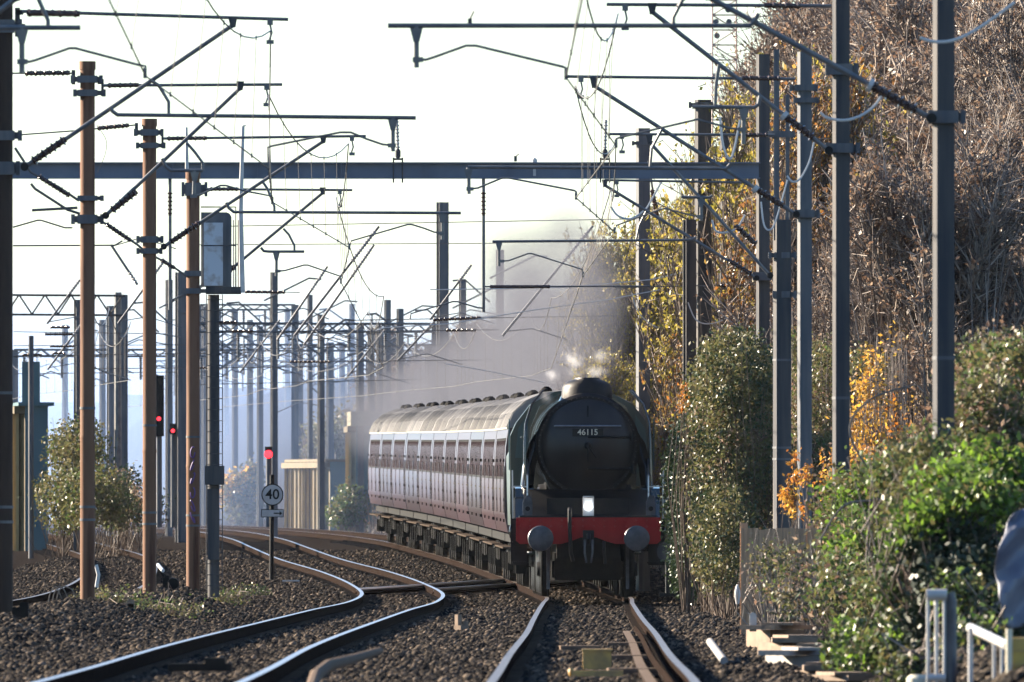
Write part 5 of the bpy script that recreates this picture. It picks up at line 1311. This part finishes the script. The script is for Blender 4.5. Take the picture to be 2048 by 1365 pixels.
for y, x in prof:
    for k in range(n_):
        t = k / (n_ - 1); p = P(x + (2095 - x) * t, y - 12 * math.sin(t * 3), 188); gs.v.append(p + Vector((gr.uniform(-.01, .01), .10 * math.cos(t * 5 + y * .06) + .3 * t, gr.uniform(-.01, .01))))
for i in range(len(prof) - 1):
    for k in range(n_ - 1): gs.face((i * n_ + k, i * n_ + k + 1, (i + 1) * n_ + k + 1, (i + 1) * n_ + k))
o = gs.build('grey_sheet', 'tarp', None, off=P(2040, 1140, 188), loc=P(2040, 1140, 188), smooth=1.2, fix=False)
tag(o, 'blue grey sheet draped at the right edge above the railings', 'sheet')
sm = o.modifiers.new('thickness', 'SOLIDIFY'); sm.thickness = .03
ss = o.modifiers.new('smooth', 'SUBSURF'); ss.levels = ss.render_levels = 1
b = MB(); c = P(1838, 1360, 178); b.lathe(c + Vector((0, 0, -.1)), c + Vector((0, 0, .04)), [(0, .1), (.8, .1), (1, .07)], 14)
tag(origin_mesh(b, 'yellow_bollard', 'cream', c), 'low cream topped bollard at the bottom edge left of the white railing', 'bollard')

# ------------------------------------------------------------------ huts and the far town
def hut(name, label, x0, x1, xs, y0, y1, d, leftmat, frontmat, roofmat, cat='hut', depth=6.0, slabh=.25):
    """front face between xs and x1, its sunlit left side wall seen between x0 and xs"""
    a, e = P(xs, y1, d), P(x1, y0, d); l = P(x0, y1, d + depth * .9)
    T = thing(name, label, cat, (a.x, d, a.z)); zb, zt = a.z - .6, e.z
    q0, q1, q2 = (l.x, d + depth), (a.x, d), (e.x, d)
    q3 = (e.x + (l.x - a.x), d + depth)
    def wall(b):
        b.mat(0).add([(q1[0], q1[1], zb), (q2[0], q2[1], zb), (q2[0], q2[1], zt), (q1[0], q1[1], zt)], [(0, 1, 2, 3)])
        b.add([(q2[0], q2[1], zb), (q3[0], q3[1], zb), (q3[0], q3[1], zt), (q2[0], q2[1], zt)], [(0, 1, 2, 3)])
        b.add([(q3[0], q3[1], zb), (q0[0], q0[1], zb), (q0[0], q0[1], zt), (q3[0], q3[1], zt)], [(0, 1, 2, 3)])
        b.mat(1); m = 13; o_ = []
        nx_, ny_ = -(q1[1] - q0[1]), (q1[0] - q0[0]); L = math.hypot(nx_, ny_); nx_, ny_ = nx_ / L, ny_ / L
        if nx_ > 0: nx_, ny_ = -nx_, -ny_
        for i in range(2 * m + 1):
            t = i / (2 * m); s_ = .16 if i % 2 else 0
            o_.append((q0[0] + (q1[0] - q0[0]) * t + nx_ * s_, q0[1] + (q1[1] - q0[1]) * t + ny_ * s_))
        for (xa, ya), (xb, yb_) in zip(o_[:-1], o_[1:]): b.add([(xa, ya, zb), (xb, yb_, zb), (xb, yb_, zt), (xa, ya, zt)], [(0, 1, 2, 3)])
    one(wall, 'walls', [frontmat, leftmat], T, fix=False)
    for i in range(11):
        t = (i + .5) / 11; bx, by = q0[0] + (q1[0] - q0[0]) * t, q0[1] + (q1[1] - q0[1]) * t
        one(lambda b: b.box((bx - .2, by - .05, (zb + zt) / 2), (.09, .3, zt - zb)), 'lit_rib', 'lit_rib', T)  # added strips, coloured paler than the wall to stand for sunlit ridges
    one(lambda b: b.prism([(q0[0] - .3, q0[1]), (q1[0] - .3, q1[1]), (q1[0], q1[1]), (q0[0], q0[1])], 'z', zt - .22, zt - .02), 'fascia', 'corr', T)
    ex = .18
    one(lambda b: b.prism([(q0[0] - ex, q0[1] + ex), (q1[0] - ex, q1[1] - ex), (q2[0] + ex, q2[1] - ex), (q3[0] + ex, q3[1] + ex)], 'z', zt, zt + slabh), 'roof', roofmat, T)
    return T
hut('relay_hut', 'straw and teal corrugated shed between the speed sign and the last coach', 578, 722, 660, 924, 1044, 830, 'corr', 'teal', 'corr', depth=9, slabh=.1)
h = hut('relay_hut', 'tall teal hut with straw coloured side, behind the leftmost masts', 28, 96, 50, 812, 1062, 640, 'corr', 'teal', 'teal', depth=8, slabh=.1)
one(lambda b: (b.box(P(62, 770, 641), (.5, .5, 1.3)), b.tube(pl([(62, 760), (62, 680)], 641), .07, 8)), 'stack', 'teal', h)
hut('platform_hut', 'pale flat roofed building half hidden behind the end of the last coach', 704, 770, 712, 852, 1010, 800, 'pale', 'teal', 'pale', 'building', depth=5, slabh=.5)
FT = 'far buildings and trees fading into the haze'
r = random.Random(12)
for k, (x, y, wd, lab) in enumerate([(120, 905, 60, 'faint far block nearest the left edge'), (210, 880, 50, 'faint far block behind the broad far mast'), (300, 860, 60, 'faint far tall block behind the middle left mast'), (410, 870, 70, 'faint far block behind the signal post'),
                                     (475, 850, 40, 'faint far narrow block left of the speed sign'), (520, 885, 50, 'faint far low block behind the speed sign'), (585, 850, 60, 'faint far block right of the speed sign'), (640, 880, 50, 'faint far block above the straw shed')]):
    d = 1700 + 60 * k; a, e = P(x - wd / 2, 1060, d), P(x + wd / 2, y, d)
    T = thing('far_building', lab, 'building', (a.x, d, a.z), group=FT)
    one(lambda b: b.box(((a.x + e.x) / 2, d + 5, (a.z + e.z) / 2), (e.x - a.x, 10, e.z - a.z)), 'wall', 'far', T)
    one(lambda b: b.prism([(a.x - .2, e.z), (e.x + .2, e.z), ((a.x + e.x) / 2, e.z + .25 * (e.x - a.x))], 'y', d - .3, d + 10.3), 'roof', 'galvd', T)
    def wn(b):
        for i in range(4):
            for j in range(3): b.box((a.x + (e.x - a.x) * (i + .5) / 4, d - .03, e.z - .8 - j * 1.5), ((e.x - a.x) * .12, .06, .8))
    one(wn, 'windows', 'glass', T)
# far wooded ridge
rx = np.linspace(-260, 330, 240); ry = np.linspace(1900, 3200, 14); RX, RY = np.meshgrid(rx, ry, indexing='ij')
rg = np.random.default_rng(4)
prof_ = np.convolve(rg.normal(0, 1, 240), np.ones(7) / 7, 'same') * 2.4 + 7.5 + 1.5 * np.sin(rx / 23.)
RZ = (prof_[:, None]) * np.sin(np.linspace(0, 1, 14) * math.pi)[None] ** .5 + rg.normal(0, .35, RX.shape)
ii = (np.arange(239)[:, None] * 14 + np.arange(13)[None]).ravel()
o = link_mesh('hills', np_mesh('hills', np.stack([RX, RY, RZ], -1).reshape(-1, 3), np.stack([ii, ii + 14, ii + 15, ii + 1], -1)), pmat('far_woods', (0.05, 0.055, 0.035), (0.12, 0.10, 0.07), .3, .9)); o['kind'] = 'structure'

# ------------------------------------------------------------------ signals showing red, far down the line
for k, (x, y, d, hx, lab) in enumerate([(537, 909, 640, 12, 'red signal light shining above the speed sign'), (318, 838, 560, -4, 'small red signal light on a black head right of the middle left mast'), (346, 862, 700, 10, 'faint red signal light left of the reddish mast')]):
    T = thing('signal', lab, 'signal', P(x, 1050, d))
    def head(b):
        c = P(x, y - (6 if k != 1 else 26), d); b.box(c + Vector((0, .14, 0)), (.2 if k != 1 else .24, .22, .26 if k != 1 else 1.5)); b.lathe(P(x, y, d) + Vector((0, -.02, 0)), P(x, y, d) + Vector((0, -.2, 0)), [(0, .12), (1, .125)], 14)
    one(head, 'signal_head', 'black', T)
    one(lambda b: b.lathe(P(x, y, d) + Vector((0, -.205, 0)), P(x, y, d) + Vector((0, -.22, 0)), [(0, (.115, .05, .055)[k]), (1, (.09, .04, .045)[k])], 16), 'lens', 'lampred', T)
    one(lambda b: b.tube([P(x, 1055, d) + Vector((0, .15, 0)), P(x, y, d) + Vector((0, .15, 0))], .07, 8), 'post', 'galv', T)

# ------------------------------------------------------------------ smoke, steam, haze
def volmat(name, col, dens, noise_scale, lo, hi, aniso=0.3, stretch=(1, 1, 1)):
    m = bpy.data.materials.new(name); m.use_nodes = True; t = m.node_tree; t.nodes.clear()
    out = t.nodes.new('ShaderNodeOutputMaterial'); v = t.nodes.new('ShaderNodeVolumePrincipled')
    v.inputs['Color'].default_value = (*col, 1); v.inputs['Anisotropy'].default_value = aniso
    t.links.new(v.outputs[0], out.inputs['Volume'])
    if noise_scale is None:
        v.inputs['Density'].default_value = dens; return m
    tc = t.nodes.new('ShaderNodeTexCoord'); ln = t.nodes.new('ShaderNodeVectorMath'); ln.operation = 'LENGTH'
    fall = t.nodes.new('ShaderNodeMapRange'); fall.interpolation_type = 'SMOOTHSTEP'
    fall.inputs[1].default_value = 1.0; fall.inputs[2].default_value = 0.0; fall.inputs[3].default_value = 0; fall.inputs[4].default_value = 1
    n = t.nodes.new('ShaderNodeTexNoise'); n.inputs['Scale'].default_value = noise_scale; n.inputs['Detail'].default_value = 4
    geo = t.nodes.new('ShaderNodeNewGeometry'); mp = t.nodes.new('ShaderNodeMapping'); mp.inputs['Scale'].default_value = stretch
    mr = t.nodes.new('ShaderNodeMapRange'); mr.inputs[1].default_value = lo; mr.inputs[2].default_value = hi; mr.inputs[3].default_value = 0; mr.inputs[4].default_value = dens
    mu = t.nodes.new('ShaderNodeMath'); mu.operation = 'MULTIPLY'
    t.links.new(tc.outputs['Object'], ln.inputs[0]); t.links.new(ln.outputs['Value'], fall.inputs[0])
    t.links.new(geo.outputs['Position'], mp.inputs[0]); t.links.new(mp.outputs[0], n.inputs['Vector'])
    t.links.new(n.outputs['Fac'], mr.inputs[0]); t.links.new(mr.outputs[0], mu.inputs[0]); t.links.new(fall.outputs[0], mu.inputs[1])
    t.links.new(mu.outputs[0], v.inputs['Density'])
    return m
import bmesh as _bm
bmx = _bm.new(); _bm.ops.create_icosphere(bmx, subdivisions=3, radius=1.0); pme = bpy.data.meshes.new('puff'); bmx.to_mesh(pme); bmx.free()
smk = volmat('smoke', (0.19, 0.20, 0.24), 0.09, 0.5, .30, .70, .2, (1, .08, 1))
stm = volmat('steam', (0.95, 0.95, 0.97), 3.2, 4.5, .47, .75, .3)
pme.materials.append(smk); pme2 = pme.copy(); pme2.materials.clear(); pme2.materials.append(stm)
pme3 = pme.copy(); pme3.materials.clear(); pme3.materials.append(volmat('far_haze_air', (0.40, 0.56, 0.90), 0.0095, 0.05, .1, .6, .3, (1, .2, 1)))
def puffs(name, label, cat, items, me):
    me = me or pme3
    T = thing(name, label, cat, items[0][0], kind='stuff')
    for c, rad in items:
        o = bpy.data.objects.new('puff', me); COL.objects.link(o); o.parent = T; o.location = Vector(c) - Vector(items[0][0]); o.scale = rad
puffs('smoke_plume', 'grey brown smoke rising from the chimney and drifting back over the coaches', 'smoke',
      [((1.45, 416, 4.9), (.8, 3, 1.5)), ((1.2, 430, 5.6), (1.3, 14, 2.2)), ((.95, 455, 5.2), (1.7, 20, 2.3)), ((1.25, 470, 6.9), (1.0, 20, 1.2)), ((.7, 495, 5.6), (2.1, 34, 2.6)), ((.0, 520, 7.0), (1.3, 30, 1.4)), ((.4, 560, 5.4), (2.4, 45, 2.6)), ((-1.2, 650, 5.0), (3.2, 60, 2.6)), ((-3.0, 760, 4.6), (3.4, 80, 2.2))], pme)
puffs('steam_wisps', 'small white wisps of steam around the chimney', 'steam',
      [((1.15, 414.4, 4.15), (.26, .5, .22)), ((1.62, 414.8, 4.18), (.24, .5, .16)), (tuple(P(1105, 752, 415)), (.18, .5, .18)), (tuple(P(1150, 740, 415)), (.2, .5, .18)), (tuple(P(1195, 745, 415)), (.3, .5, .16)), (tuple(P(1094, 800, 413.2)), (.16, .3, .2))], pme2)
hb = MB(); hb.box((0, 4650, 14.5), (3800, 9600, 32))
haze = hb.build('haze', volmat('haze_air', (0.80, 0.88, 1.0), 0.000012, None, 0, 0, .45), None, off=Vector((0, 0, 0)), fix=True)
haze['kind'] = 'stuff'
mist = puffs('far_haze', 'added pale blue haze hanging low over the tracks beyond the train', 'smoke', [((-20, 1150, 3), (58, 490, 12))], None)  # added local haze volume, veils only the distance beyond the train
